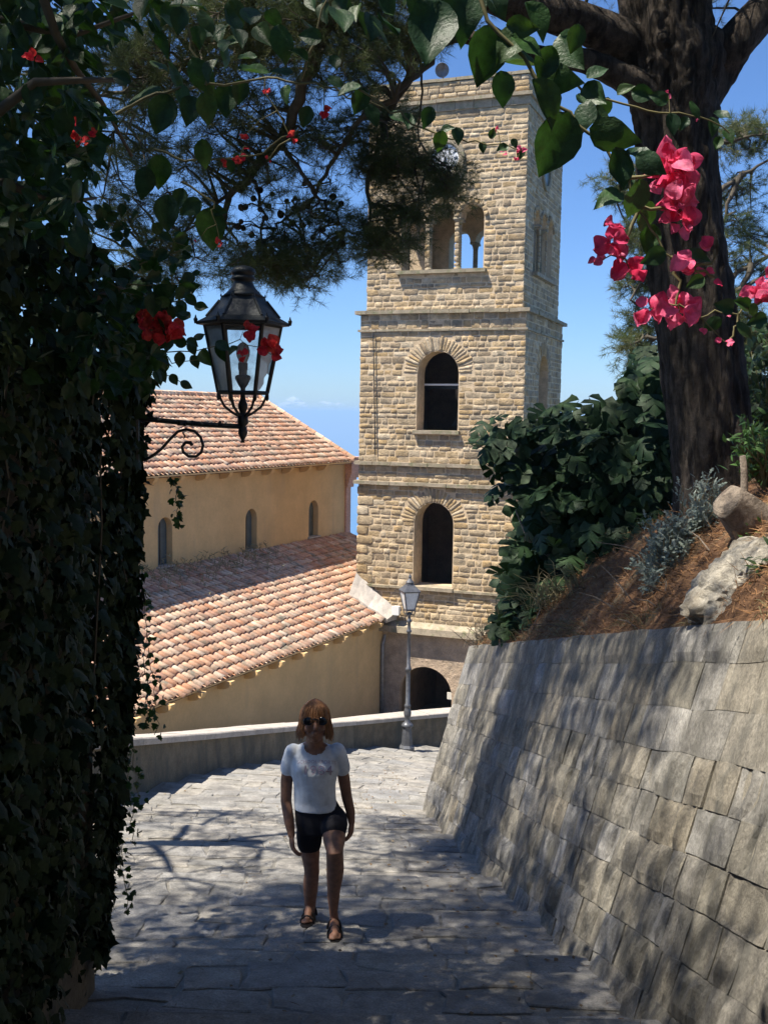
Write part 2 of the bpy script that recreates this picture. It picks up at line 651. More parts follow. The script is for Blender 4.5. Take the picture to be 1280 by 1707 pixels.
T = MB()
xs = [-260, -120, -60, -30, -16, -10, -7, -5, -3, -1.5, 0, 1.2, 2.5, 4, 6, 9, 14, 25, 50, 120, 260]
ys = [-160, -60, -25, -12, -6, -3, 0, 2, 4, 6, 8, 10, 12, 14, 17, 20, 23, 26, 29, 33, 38, 44, 60, 100, 200, 420]
for y in ys:
    for x in xs:
        z = ground(y) - .45
        if y > 38:
            z = -10.2 - (y - 38) * .55
        if y <= 38 and x > 2.2:
            z += min(.5 * (x - 2.2), 1.0) * (1 if y < 13 else 0)
        if x < -10:
            z -= (-10 - x) * .3
        if x > 25:
            z -= (x - 25) * .3
        T.v.append((x, y, max(z, -300)))
nx = len(xs)
for j in range(len(ys) - 1):
    for i in range(nx - 1):
        a = j * nx + i
        T.f.append((a, a + 1, a + 1 + nx, a + nx))
        T.t.append(0)
tag(T.obj('hillside', MT['terrain'], smooth=True), 'scrubby hillside falling away below the village', 'hillside', kind='structure')


# ------------------------------------------------------------------ retaining wall line (needed by path)
WB0, WB1 = Vector((1.30, 5.43, 0)), Vector((0.535, 13.35, 0))    # foot of the battered wall
WU = (WB1 - WB0).normalized()
WN = Vector((-WU.y, WU.x, 0)).normalized()                       # towards the path
if WN.x > 0:
    WN = -WN


def wall_pt(y, v, out=0.0):
    """v 0 at the top, 1 at the foot."""
    foot = WB0 + WU * ((y - WB0.y) / WU.y)
    foot.z = ground(y) - .1
    top = foot - WN * .60
    top.z = interp(y, [1, 5.3, 13.4], [.02, -1.03, -2.99])
    p = top.lerp(foot, v)
    fall = (foot - top).normalized()
    nrm = WU.cross(fall)
    if nrm.dot(WN) < 0:
        nrm = -nrm
    return p + nrm * out


# ------------------------------------------------------------------ the stepped path
path = MB()
W_ = [-6, -4, -2, 0, 2, 4, 7]
for k in range(0, 25):
    a = [tread_pt(k, 0, w, -.011) for w in W_]
    b = [tread_pt(k, TREAD, w, -.011) for w in W_]
    c = [tread_pt(k + 1, 0, w, -.011) for w in W_]
    vs = a + b + c
    n_ = len(W_)
    fs = []
    for i in range(n_ - 1):
        fs.append((i, i + 1, n_ + i + 1, n_ + i))
        fs.append((n_ + i, n_ + i + 1, 2 * n_ + i + 1, 2 * n_ + i))
    path.add(vs, fs)
path_o = tag(path.obj('path', MT['pathbase']), 'stepped stone path running down to the tower', 'path', kind='structure')

PARAPET = [(-9.2, 5.0), (-4.9, 9.2), (-3.25, 14.2), (-2.75, 17), (-2.3, 19.2), (-.72, 24.6), (.5, 26), (1.7, 27), (4.5, 28.5)]


def parapet_x(y):
    return interp(y, [p[1] for p in PARAPET], [p[0] for p in PARAPET])


slabs = []


def wander(k, s, w):
    if s <= 0 or s >= TREAD:
        return s
    return s + .10 * noise.noise(Vector((w * 1.1, k * 7.3 + s * 5, 0)))


for k in range(0, 21):
    rows = [(0.0, .30), (.30, .58), (.58, .88), (.88, TREAD)] if k % 2 else [(0.0, .38), (.38, .66), (.66, .96), (.96, TREAD)]
    for ri, (s0, s1) in enumerate(rows):
        y = k * TREAD
        ym = y + (s0 + s1) / 2
        lo = max(parapet_x(ym + .4) + .2, -1.62 if ym < 5.6 else -9)
        lo = max(lo, -4.6) - xc(ym)
        hi = (wall_pt(ym, 1).x + .06 if ym < 13.2 else min(1.2 + (ym - 13.2) * .8, 5.5)) - xc(ym)
        w = lo - random.random() * .3
        while w < hi:
            ww = random.uniform(.24, .62) if ri < 3 else random.uniform(.38, .85)
            w1 = min(w + ww, hi + .1)
            if hi - w1 < .2:
                w1 = hi + .1
            j = lambda a=.045: random.uniform(-a, a)
            g = .006
            e0, e1 = (s0, s1)
            ja, jb = (j(.055), j(.055)) if ri > 0 else (0, 0)
            jc, jd = (j(.055), j(.055)) if ri < 3 else (j(.02), j(.02))
            poly = [(e0 + g + ja, w + g + j()), (e0 + g + jb + j(.02), (w + w1) / 2), (e0 + g + jb, w1 - g + j()),
                    ((e0 + e1) / 2, w1 - g + j(.02)), (e1 - g + jc, w1 - g + j()), (e1 - g + jd + j(.02) * (ri < 3), (w + w1) / 2), (e1 - g + jd, w + g + j()), ((e0 + e1) / 2, w + g + j(.02))]
            poly = [(wander(k, a_, b_), b_) for a_, b_ in poly]
            lift = random.uniform(-.005, .006)
            tl = random.uniform(-.008, .008)
            slabs.append((ym, k, poly, lift, tl, ri))
            w = w1
slabs.sort(key=lambda q: q[0])
vis = [q for q in slabs if q[0] > 4.4]
near = vis[:300]
rest = vis[300:] + [q for q in slabs if q[0] <= 4.4]


def slab_add(mb, q):
    ym, k, poly, lift, tl, ri = q
    cs = sum(p[0] for p in poly) / 8
    cw = sum(p[1] for p in poly) / 8
    depth = -.05 if ri < 3 else -.13
    bot = [tread_pt(k, s, w, depth) for s, w in poly]
    mid = [tread_pt(k, s, w, lift - .006 + tl * (w - cw)) for s, w in poly]
    top = [tread_pt(k, cs + (s - cs) * .93, cw + (w - cw) * .95, lift + tl * (w - cw) + random.uniform(-.004, .004)) for s, w in poly]
    ctr = tread_pt(k, cs, cw, lift + random.uniform(-.004, .006))
    fs = []
    for i in range(8):
        n1 = (i + 1) % 8
        fs += [(i, 8 + i, 8 + n1, n1), (8 + i, 16 + i, 16 + n1, 8 + n1), (16 + i, 24, 16 + n1)]
    mb.cur = random.random()
    mb.add(bot + mid + top + [ctr], fs)


for q in near:
    mb = MB()
    slab_add(mb, q)
    mb.t = [0.0] * len(mb.t)
    mb.obj('paving_stone', MT['paving'], path_o)
mb = MB()
for q in rest:
    slab_add(mb, q)
tag(mb.obj('paving_stones', MT['paving'], path_o), kind='stuff')

# ------------------------------------------------------------------ retaining wall on the right
rw = thing('retaining_wall', 'battered retaining wall of rough grey stone blocks beside the path', 'wall', wall_pt(9, 1))
core = MB()
yy = list(np.arange(1.2, 13.31, .55)) + [13.36]
for i in range(len(yy) - 1):
    a, b = yy[i], yy[i + 1]
    vs = [wall_pt(a, 0, -.018), wall_pt(b, 0, -.018), wall_pt(b, 1.03, -.018), wall_pt(a, 1.03, -.018)]
    vs += [p - WN * .55 for p in vs]
    core.add(vs, [(0, 3, 2, 1), (0, 1, 5, 4), (1, 2, 6, 5)] if i == len(yy) - 2 else [(0, 3, 2, 1), (0, 1, 5, 4)])
core.obj('wall_core', MT['wallmortar'], rw)
vb = [0.0, .10, .22, .335, .45, .56, .67, .785, .895, 1.03]
for ci in range(9):
    y = 1.9 + random.random() * .3
    while y < 13.3:
        ln = random.choice([random.uniform(.20, .34), random.uniform(.28, .5), random.uniform(.42, .66)])
        y1 = y + ln
        if y1 > 13.05:
            y1 = 13.38
        NU, NV = 13, 4
        rough = 1.0 if ci >= 3 else .55
        pro = (random.uniform(-.004, .006) if random.random() < .75 else random.uniform(-.028, .028)) * rough
        smooth_front = ci < 3 and random.random() < .5
        g = random.choice([.001, .002, .005]) if ci < 3 else random.choice([.002, .005, .012])
        vgap = random.choice([0, .0005, .0015, .0035]) * (.5 if ci < 3 else 1)
        seed = random.random() * 100
        vs = []
        tilt = random.uniform(-.008, .008) * rough
        wv0, wv1 = random.uniform(-.012, .012), random.uniform(-.012, .012)
        for jv in range(NV + 1):
            fv = jv / NV
            for ju in range(NU + 1):
                fu = ju / NU
                v = vb[ci] + (vb[ci + 1] - vb[ci]) * fv
                yyv = y + g + (y1 - y - 2 * g) * fu
                edge = min(fu, 1 - fu) * 3.2, min(fv, 1 - fv) * 2.4
                e = min(1, min(edge) * 1.6)
                nz = noise.fractal(Vector((yyv * 15, v * 4.0, ci * 1.3)), 1.0, 2.0, 3) * 1.0 + .5 * noise.fractal(Vector((yyv * 4 + seed, v * 5.0, seed)), 1.0, 2.0, 3)
                out = -.007 + (.007 + pro) * e + nz * (.018 if ci < 3 else .034) * rough * (.35 + .65 * e) + tilt * (fu - .5) * 2 * e
                vg = vgap
                v2 = v + (vg if jv == 0 else (-vg if jv == NV else 0)) + noise.noise(Vector((yyv * 2.2, (ci + (jv == NV)) * 7.7, 0))) * .007
                vs.append(wall_pt(yyv + (noise.noise(Vector((v * 9, seed, 3))) * .02 if 0 < ci else 0), v2, out))
        fs = []
        for jv in range(NV):
            for ju in range(NU):
                a = jv * (NU + 1) + ju
                fs.append((a, a + NU + 1, a + NU + 2, a + 1))
        ring = [i for i in range(NU + 1)] + [(jv + 1) * (NU + 1) - 1 for jv in range(1, NV + 1)] + [NV * (NU + 1) + i for i in range(NU - 1, -1, -1)] + [jv * (NU + 1) for jv in range(NV - 1, 0, -1)]
        base = len(vs)
        for r in ring:
            vs.append(vs[r] + (-WN * -1) * 0 + (-WN) * .07)
        m_ = len(ring)
        for i in range(m_):
            fs.append((ring[i], ring[(i + 1) % m_], base + (i + 1) % m_, base + i))
        mb = MB()
        mb.add(vs, fs)
        mb.obj('stone_block', MT['wallstone'], rw, fix=True)
        y = y1

# ------------------------------------------------------------------ earth bank behind the wall
def bank_rise(v):
    return 2.0 * (1 - math.exp(-v / 1.35))


def bank_pt(y, v, dz=0.0):
    p = wall_pt(y, 0) - WN * (v + .02)
    far = max(0, y - 12.9)
    n_ = noise.fractal(Vector((p.x * 1.4, p.y * 1.4, 0)), 1.0, 2.0, 4)
    p.z += bank_rise(v) * (1 - .5 * min(1, max(0, y - 11) / 4)) - far * 1.1 + n_ * .10 * min(1, v * 2 + .15) - .02 + dz
    return p


bk = MB()
by = list(np.arange(1.0, 16.6, .16))
bv = [0, .08, .18, .3, .45, .6, .8, 1.0, 1.25, 1.5, 1.8, 2.2, 2.8, 3.6, 5, 7, 10]
for y in by:
    for v in bv:
        bk.v.append(tuple(bank_pt(y, v)))
nb = len(bv)
for j in range(len(by) - 1):
    for i in range(nb - 1):
        a = j * nb + i
        bk.f.append((a, a + nb, a + nb + 1, a + 1))
        bk.t.append(0)
tag(bk.obj('earth_bank', MT['soil'], smooth=True), 'steep earth bank covered with brown pine litter above the retaining wall', 'bank', kind='structure')

# brown needles lying on it
Nn = 15000
ys_ = rng.uniform(4.5, 14.2, Nn)
vs_ = np.abs(rng.normal(0, .75, Nn))
P = np.array([tuple(bank_pt(a, b, .012)) for a, b in zip(ys_, vs_)])
over = rng.uniform(0, 1, Nn) < .10
P[over] += np.array(WN)[None] * rng.uniform(0, .10, over.sum())[:, None] + np.array([0, 0, -.02])
d = unit(Nn) * [1, 1, .45]
R = frames(d, unit(Nn) + [0, 0, 1])
tri = (np.array([(0, -.5, 0), (0, .5, 0), (1, 0, .0)]), [np.array([(0, 1, 2)])])
L = rng.uniform(.06, .15, Nn)
me = batch('needle_litter', tri, R, P, np.stack([L, np.full(Nn, .006), L], 1), rng.uniform(0, 1, Nn))
tag(link('needle_litter', me, MT['litter']), 'brown fallen pine needles strewn over the bank', 'litter', kind='stuff')

# ------------------------------------------------------------------ bell tower
TH = math.radians(21)
TW = 4.92
UF = Vector((math.cos(TH), -math.sin(TH), 0))
NF = Vector((-math.sin(TH), -math.cos(TH), 0))
TR = at(874, 640, 29.2)
TR.z = 0
TL = TR - UF * TW
TC = TR - UF * TW / 2 - NF * TW / 2      # centre
FACES = [(TL, UF, NF), (TR, -NF, UF), (TR - NF * TW, -UF, -NF), (TL - NF * TW, NF, -UF)]


def fuz(px, py):
    p = hit(px, py, TR, NF)
    return (p - TL).dot(UF), p.z


tower = thing('bell_tower', 'tall square stone bell tower with clock and arched openings behind the church', 'tower', (TC.x, TC.y, -11))
zS3, zS2, zS1, zB = fuz(740, 519)[1], fuz(740, 776)[1], fuz(740, 809)[1], fuz(740, 1050)[1]
zSill1 = fuz(740, 984)[1]
zCor = fuz(760, 169)[1]
zTop = fuz(720, 133)[1]
UC = TW * .487


def arch_poly(uc, w, z0, ztop, n=10):
    r = w / 2
    zs = ztop - r
    pts = [(uc - r, z0), (uc + r, z0)]
    for i in range(n + 1):
        a = math.pi * i / n
        pts.append((uc + r * math.cos(a), zs + r * math.sin(a)))
    return pts


def prism_on(face, poly, d0, d1):
    o, u, nrm = face
    mb = MB()
    mb.prism([o + u * a + Z * b + nrm * d0 for a, b in poly], nrm * (d1 - d0))
    return mb


def boolean_mesh(base_me, cutters):
    cut_objs = []
    for c in cutters:
        co = c.obj('cutter', None, fix=True)
        cut_objs.append(co)

    def mk(co):
        def f(o):
            m = o.modifiers.new('b', 'BOOLEAN')
            m.operation = 'DIFFERENCE'
            m.solver = 'EXACT'
            m.object = co
        return f
    out = evaluated(base_me, [mk(c) for c in cut_objs])
    for c in cut_objs:
        bpy.data.objects.remove(c)
    return out


def fixed(mb, name):
    me = mb.mesh(name)
    bm = bmesh.new()
    bm.from_mesh(me)
    bmesh.ops.recalc_face_normals(bm, faces=bm.faces)
    bm.to_mesh(me)
    bm.free()
    return me


INS3 = .13     # the belfry stands back a little
b_sill = fuz(740, 449)[1]
b_top = fuz(785, 338)[1]
BW, BC = .70, .17      # arch width, column width
m_sill, m_top = fuz(731, 718)[1], fuz(731, 585)[1]
l_sill, l_top = fuz(723, 979)[1], fuz(723, 838)[1]
m_w, l_w = 1.24, 1.19
a_u, a_top = fuz(709, 1112)
a_w = 1.62
belfry_u = [UC + (i - 1) * (BW + BC) for i in range(3)]


def storey(z0, z1, inset, thick, cut):
    mb = MB()
    mb.box(TC + Z * (z0 + z1) / 2, UF, NF, Z, TW / 2 - inset, TW / 2 - inset, (z1 - z0) / 2)
    me = fixed(mb, 'storey_wall')
    inner = MB()
    inner.box(TC + Z * (z0 + z1) / 2, UF, NF, Z, TW / 2 - inset - thick, TW / 2 - inset - thick, (z1 - z0) / 2 - .15)
    me = boolean_mesh(me, [inner] + cut)
    return link('wall', me, MT['mortar'], tower)


cut3 = []
for f in FACES:
    for u in belfry_u:
        cut3.append(prism_on(f, arch_poly(u, BW, b_sill, b_top), .3, -1.0))
for f in FACES[:1] + FACES[2:3]:
    h_ = 1.5 * BW + BC - .004
    cut3.append(prism_on(f, [(UC - h_, b_sill - .002), (UC + h_, b_sill - .002), (UC + h_, b_top - BW / 2), (UC - h_, b_top - BW / 2)], .3, -1.0))
for f in FACES[1:2] + FACES[3:4]:
    h_ = 1.5 * BW + BC - .004
    cut3.append(prism_on(f, [(UC - h_, b_sill - .002), (UC + h_, b_sill - .002), (UC + h_, b_top - BW / 2), (UC - h_, b_top - BW / 2)], .3, -1.0))
storey(zS3, zCor + .02, INS3 + .009, .55, cut3)
storey(zS2, zS3, .009, .65, [prism_on(f, arch_poly(UC, m_w, m_sill, m_top), .3, -1.2) for f in FACES])
storey(zB, zS2, .009, .75, [prism_on(FACES[0], arch_poly(UC * .985, l_w, l_sill, l_top), .3, -1.3)])
# base storey with the passage arch
mb = MB()
mb.box(TC + Z * (-12 + zB) / 2, UF, NF, Z, TW / 2 - .02, TW / 2 - .02, (zB + 12) / 2)
me = boolean_mesh(fixed(mb, 'w'), [prism_on(FACES[0], arch_poly(a_u, a_w, -11.8, a_top, 14), .3, -3.6)])
link('wall', me, MT['baseplaster'], tower)
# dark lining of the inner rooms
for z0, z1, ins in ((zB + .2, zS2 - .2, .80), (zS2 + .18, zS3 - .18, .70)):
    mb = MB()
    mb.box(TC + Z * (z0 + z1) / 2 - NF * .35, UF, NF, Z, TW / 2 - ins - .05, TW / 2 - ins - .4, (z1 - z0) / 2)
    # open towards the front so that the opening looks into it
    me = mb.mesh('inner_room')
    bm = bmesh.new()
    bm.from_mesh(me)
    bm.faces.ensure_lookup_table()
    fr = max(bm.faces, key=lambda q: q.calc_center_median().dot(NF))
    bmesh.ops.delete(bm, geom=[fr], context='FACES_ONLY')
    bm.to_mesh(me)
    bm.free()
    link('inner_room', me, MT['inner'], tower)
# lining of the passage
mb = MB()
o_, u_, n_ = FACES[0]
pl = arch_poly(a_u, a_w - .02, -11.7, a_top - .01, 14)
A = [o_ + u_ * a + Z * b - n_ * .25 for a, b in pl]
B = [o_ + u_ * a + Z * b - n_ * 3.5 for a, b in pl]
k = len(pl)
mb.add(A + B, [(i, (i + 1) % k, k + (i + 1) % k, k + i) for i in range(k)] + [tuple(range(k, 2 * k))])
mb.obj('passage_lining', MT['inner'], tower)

# stones: a pool of shapes; u across, v up, w outwards
def stone_template(seed):
    r = random.Random(seed)
    base = [(-.5, -.34), (-.42, -.5), (0, -.5), (.42, -.5), (.5, -.34), (.5, .34), (.42, .5), (0, .5), (-.42, .5), (-.5, .34)]
    base = [(a + r.uniform(-.03, .03), b + r.uniform(-.05, .05)) for a, b in base]
    n_ = len(base)
    V = [(a, b, 0) for a, b in base] + [(a * .995, b * .995, .78) for a, b in base]
    V += [(a * .93 + r.uniform(-.015, .015), b * .87 + r.uniform(-.03, .03), .98 + r.uniform(-.16, .14)) for a, b in base]
    V += [(r.uniform(-.15, .15), r.uniform(-.15, .15), 1.0 + r.uniform(-.15, .15))]
    q, t = [], []
    for i in range(n_):
        j = (i + 1) % n_
        q += [(i, j, n_ + j, n_ + i), (n_ + i, n_ + j, 2 * n_ + j, 2 * n_ + i)]
        t.append((2 * n_ + i, 2 * n_ + j, 3 * n_))
    return np.array(V), [np.array(q), np.array(t)]


POOL = [stone_template(s) for s in range(12)]
POOLM = [mesh_np('stone', v, f) for v, f in POOL]
for m in POOLM:
    m.materials.append(MT['tower'])


def excl_arch(uc, w, z0, ztop, ring):
    def f(za, zb):
        zm = (za + zb) / 2
        r = w / 2
        zs = ztop - r
        if zb < z0 + .03 or zm > ztop + ring - .02:
            return None
        if zm <= zs:
            return (uc - r - .01, uc + r + .01)
        h = r + ring
        q = h * h - (zm - zs) ** 2
        if q <= 0:
            return None
        q = math.sqrt(q)
        return (uc - q, uc + q)
    return f


def courses(z0, z1, u0, u1, excl, hmin=.105, hmax=.20, lmin=.16, lmax=.46):
    """Random coursed rubble: a list of (u, z, du, dz)."""
    out = []
    z = z0
    while z < z1 - .05:
        h = random.uniform(hmin, hmax)
        if z1 - (z + h) < .1:
            h = z1 - z
        holes = sorted([e for e in (f(z, z + h) for f in excl) if e])
        spans, a = [], u0
        for h0, h1 in holes:
            if h0 > a:
                spans.append((a, min(h0, u1)))
            a = max(a, h1)
        if a < u1:
            spans.append((a, u1))
        for a, b in spans:
            u = a
            while u < b - .02:
                l = random.uniform(lmin, lmax)
                if b - (u + l) < .13:
                    l = b - u
                if l > lmax * 1.25:
                    l /= 2
                if l > .3 and h > .19 and random.random() < .10:
                    out.append((u + l / 2, z + h * .27, l, h * .54))
                    out.append((u + l / 2, z + h * .77, l, h * .46))
                else:
                    out.append((u + l / 2, z + h / 2, l, h))
                u += l
        z += h
    return out


def voussoirs(uc, zs, r, depth, n_):
    """Radial stones: (u, z, du, dz, angle)."""
    out = []
    for i in range(n_):
        a = math.pi * (i + .5) / n_
        rr = r + depth / 2
        dpt = depth * random.uniform(.85, 1.08)
        out.append((uc + (r + dpt / 2) * math.cos(a), zs + (r + dpt / 2) * math.sin(a), math.pi * (r + depth * .5) / n_ * 1.06, dpt, a - math.pi / 2))
    return out


recs = []     # face, u, z, du, dz, angle, depth, inset


def add_recs(face, lst, inset, depth=.036):
    for q in lst:
        ang = q[4] if len(q) > 4 else random.uniform(-.012, .012)
        recs.append((face, q[0], q[1], q[2], q[3], ang, depth * random.uniform(.75, 1.25), inset))


clk_u, clk_z = fuz(740, 263)


def excl_disc(uc, zc, r):
    def f(za, zb):
        zm = (za + zb) / 2
        q = r * r - (zm - zc) ** 2
        return (uc - math.sqrt(q), uc + math.sqrt(q)) if q > 0 else None
    return f


for fi in (0, 1, 3):
    ex3 = [excl_arch(u, BW, b_sill - .12, b_top, .16) for u in belfry_u] + [excl_disc(clk_u, clk_z, .58)]
    add_recs(fi, courses(zS3 + .05, zCor - .42, INS3, TW - INS3, ex3), INS3)
    add_recs(fi, courses(zCor - .42, zCor - .20, INS3, TW - INS3, [], .2, .24, .45, .75), INS3, .04)
    add_recs(fi, courses(zCor + .16, zTop - .05, INS3, TW - INS3, []), INS3)
    add_recs(fi, courses(zS2 + .05, zS3 - .55, 0, TW, [excl_arch(UC, m_w, m_sill - .1, m_top, .46)]), 0)
    add_recs(fi, courses(zS3 - .47, zS3 - .05, 0, TW, [], .15, .24, .22, .45), 0)
    add_recs(fi, courses(zS1 + .05, zS2 - .05, 0, TW, [], .12, .2), 0)
    ex1 = [excl_arch(UC * .985, l_w, l_sill - .1, l_top, .44)] if fi == 0 else []
    add_recs(fi, courses(zSill1 + .04, zS1 - .05, 0, TW, ex1), 0)
    add_recs(fi, courses(zB + .1, zSill1 - .04, 0, TW, [], .12, .2), 0)
    add_recs(fi, voussoirs(UC, m_top - m_w / 2, m_w / 2, .44, 27), 0, .042)
    if fi == 0:
        add_recs(fi, voussoirs(UC * .985, l_top - l_w / 2, l_w / 2, .42, 25), 0, .042)
    for u in belfry_u:
        add_recs(fi, voussoirs(u, b_top - BW / 2, BW / 2, .14, 9), INS3, .07)
    # rusticated quoins of the lower storey
    z = zSill1 + .05
    kq = 0
    while z < zS1 - .3:
        h = .29
        l = .52 if kq % 2 == 0 else .36
        for uu in (l / 2 - .03, TW - l / 2 + .03):
            recs.append((fi, uu, z + h / 2 - .02, l, h - .025, 0, .058, 0))
        z += h
        kq += 1
front = [i for i, q in enumerate(recs) if q[0] == 0]


def visible_front(q):
    u, z = q[1], q[2]
    return not (u < 1.7 and z > zS3 + 1.6) and not (u > 3.6 and z < zS2)


front.sort(key=lambda i: -(recs[i][3] * recs[i][4]) * (1 if visible_front(recs[i]) else .3))
single = set(front[:300])


def stone_frame(q):
    o, u, nrm = FACES[q[0]]
    c, s = math.cos(q[5]), math.sin(q[5])
    uu = u * c + Z * s
    vv = -u * s + Z * c
    p = o + u * q[1] + Z * q[2] - nrm * (q[7] + .034)
    return p, uu, vv, nrm


gp = [[], [], [], [], []]
groups = {k: ([], [], []) for k in range(12)}
for i, q in enumerate(recs):
    p, uu, vv, nrm = stone_frame(q)
    Rm = np.array([[uu[r], vv[r], nrm[r]] for r in range(3)])
    sc = (q[3] - .018 - .014 * ((i * 7) % 5) / 4, q[4] - .018 - .016 * ((i * 3) % 7) / 6, q[6])
    k = random.randrange(12)
    if i in single:
        place('stone', POOLM[k], tower, p, Rm, sc)
    else:
        groups[k][0].append(Rm)
        groups[k][1].append(tuple(p))
        groups[k][2].append(sc)
allV, allQ, allT, tq, tt, off = [], [], [], [], [], 0
for k, (Rs, Ps, Ss) in groups.items():
    if not Ps:
        continue
    V, (Q, Tt) = POOL[k]
    Rs, Ps, Ss = np.array(Rs), np.array(Ps), np.array(Ss)
    Wv = np.einsum('nij,nkj->nki', Rs, V[None] * Ss[:, None, :]) + Ps[:, None, :]
    N = len(Ps)
    tint = rng.uniform(0, 1, N)
    allV.append(Wv.reshape(-1, 3))
    allQ.append((Q[None] + (np.arange(N) * len(V))[:, None, None]).reshape(-1, 4) + off)
    allT.append((Tt[None] + (np.arange(N) * len(V))[:, None, None]).reshape(-1, 3) + off)
    tq.append(np.repeat(tint, len(Q)))
    tt.append(np.repeat(tint, len(Tt)))
    off += N * len(V)
me = mesh_np('stones', np.concatenate(allV), [np.concatenate(allQ), np.concatenate(allT)], False, np.concatenate(tq + tt))
tag(link('stones', me, MT['tower'], tower), kind='stuff')


def band(name, z0, z1, out, mat='trim', inset=0.0, wob=True):
    mb = MB()
    for fi in range(4):
        o, u, nrm = FACES[fi]
        nseg = 9 if wob else 1
        a = -out + inset
        for s in range(nseg):
            u0 = a + (TW - 2 * a) * s / nseg
            u1 = a + (TW - 2 * a) * (s + 1) / nseg - (.008 if s < nseg - 1 else 0)
            jo = random.uniform(-.012, .012) if wob else 0
            jz = random.uniform(-.008, .008) if wob else 0
            mb.cur = random.random()
            w = .35
            mb.box(o + u * ((u0 + u1) / 2) + Z * ((z0 + z1) / 2 + jz) + nrm * (out - inset + jo - w / 2), u, nrm, Z, (u1 - u0) / 2 - (.0 if 0 < s < nseg - 1 else .0), w / 2, (z1 - z0) / 2)
    return mb.obj(name, MT[mat], tower)


band('string_course', zS3 - .05, zS3 + .05, .12)
band('string_course', zS3 - .54, zS3 - .48, .05)
band('string_course', zS2 - .05, zS2 + .05, .10)
band('string_course', zS1 - .05, zS1 + .05, .12)
band('string_course', zSill1 - .04, zSill1 + .03, .08)
band('cornice', zCor - .20, zCor + .02, .04, 'trim', INS3)
band('cornice', zCor + .02, zCor + .11, .12, 'trim', INS3)
band('coping', zTop - .04, zTop + .04, .03, 'trim', INS3)
mb = MB()
mb.box(TC + Z * (zCor + .1), UF, NF, Z, TW / 2 - INS3 - .05, TW / 2 - INS3 - .05, .08)
mb.obj('roof_deck', MT['mortar'], tower)
mb = MB()    # parapet core
for fi in range(4):
    o, u, nrm = FACES[fi]
    mb.box(o + u * TW / 2 + Z * (zCor + zTop) / 2 - nrm * (INS3 + .03 + .15), u, nrm, Z, TW / 2 - INS3 - .03 - (.3 if fi % 2 else 0), .15, (zTop - zCor) / 2 - .05)
mb.obj('parapet_core', MT['mortar'], tower)
# the base ledge with its sloping top, continuous round the tower
mb = MB()
for fi in range(4):
    o, u, nrm = FACES[fi]
    poly = [(-.02, zB + .17), (.22, zB + .02), (.24, zB - .16), (-.02, zB - .20)]
    pts = [o - u * .2 + nrm * a + Z * b for a, b in poly]
    mb.prism(pts, u * (TW + .4))
mb.obj('ledge', MT['trim'], tower)
# sills
for u, z, w, nm in ((UC, b_sill, 3 * BW + 2 * BC + .2, 'sill'), (UC, m_sill, m_w + .14, 'sill'), (UC * .985, l_sill, l_w + .1, 'sill')):
    for fi in ((0, 1) if z > zS2 else (0,)):
        o, uu, nrm = FACES[fi]
        mb = MB()
        mb.box(o + uu * u + Z * (z - .045) - nrm * (.18 - (.05 if z < b_sill else -.06)), uu, nrm, Z, w / 2, .26, .05)
        mb.obj(nm, MT['trim'], tower)
# belfry colonnettes
for fi in (0, 1, 2, 3):
    o, uu, nrm = FACES[fi]
    for s in (-.5, .5):
        u = UC + s * (BW + BC)
        ch = b_top - BW / 2
        mb = MB()
        prof = [(.115, 0), (.115, .05), (.085, .08)]
        zz = .08
        H = ch - b_sill
        while zz < H - .22:
            prof += [(.072, zz), (.088, zz + .035), (.072, zz + .07)]
            zz += .075
        prof += [(.08, H - .2), (.10, H - .12), (.14, H - .04), (.14, H)]
        mb.lathe(o + uu * u + Z * b_sill - nrm * (INS3 + .22), prof, 10)
        mb.box(o + uu * u + Z * (ch - .035) - nrm * (INS3 + .25), uu, nrm, Z, .105, .27, .034)
        mb.obj('colonnette', MT['trim'], tower, smooth=True)
# clock
co, cu, cn = FACES[0]
cc = co + cu * clk_u + Z * clk_z - cn * INS3
mb = MB()
n_ = 28
r0, r1 = .40, .585
vs = []
for i in range(n_):
    a = 2 * math.pi * i / n_
    for r, dd in ((r0, -.02), (r0, .05), (r0 + .04, .075), (r1 - .02, .07), (r1, .02), (r1, -.02)):
        vs.append(cc + (cu * math.cos(a) + Z * math.sin(a)) * r + cn * dd)
fs = []
for i in range(n_):
    for j in range(5):
        a, b = i * 6 + j, ((i + 1) % n_) * 6 + j
        fs.append((a, b, b + 1, a + 1))
mb.add(vs, fs)
clock = mb.obj('clock_surround', MT['trim'], tower)
mb = MB()
mb.lathe(cc, [(.40, 0), (.40, .02)], 32, cn)
face_o = mb.obj('clock_face', MT['clock'], tower)


def text_mesh(body, size, bold=0.0):
    cu_ = bpy.data.curves.new('txt', 'FONT')
    cu_.body = body
    cu_.size = size
    cu_.align_x = 'CENTER'
    cu_.align_y = 'CENTER'
    cu_.offset = bold
    cu_.resolution_u = 2
    o = bpy.data.objects.new('txt', cu_)
    COL.objects.link(o)
    dg = bpy.context.evaluated_depsgraph_get()
    me = bpy.data.meshes.new_from_object(o.evaluated_get(dg))
    bpy.data.objects.remove(o)
    V = [v.co.copy() for v in me.vertices]
    Fc = [tuple(p.vertices) for p in me.polygons]
    bpy.data.meshes.remove(me)
    return V, Fc


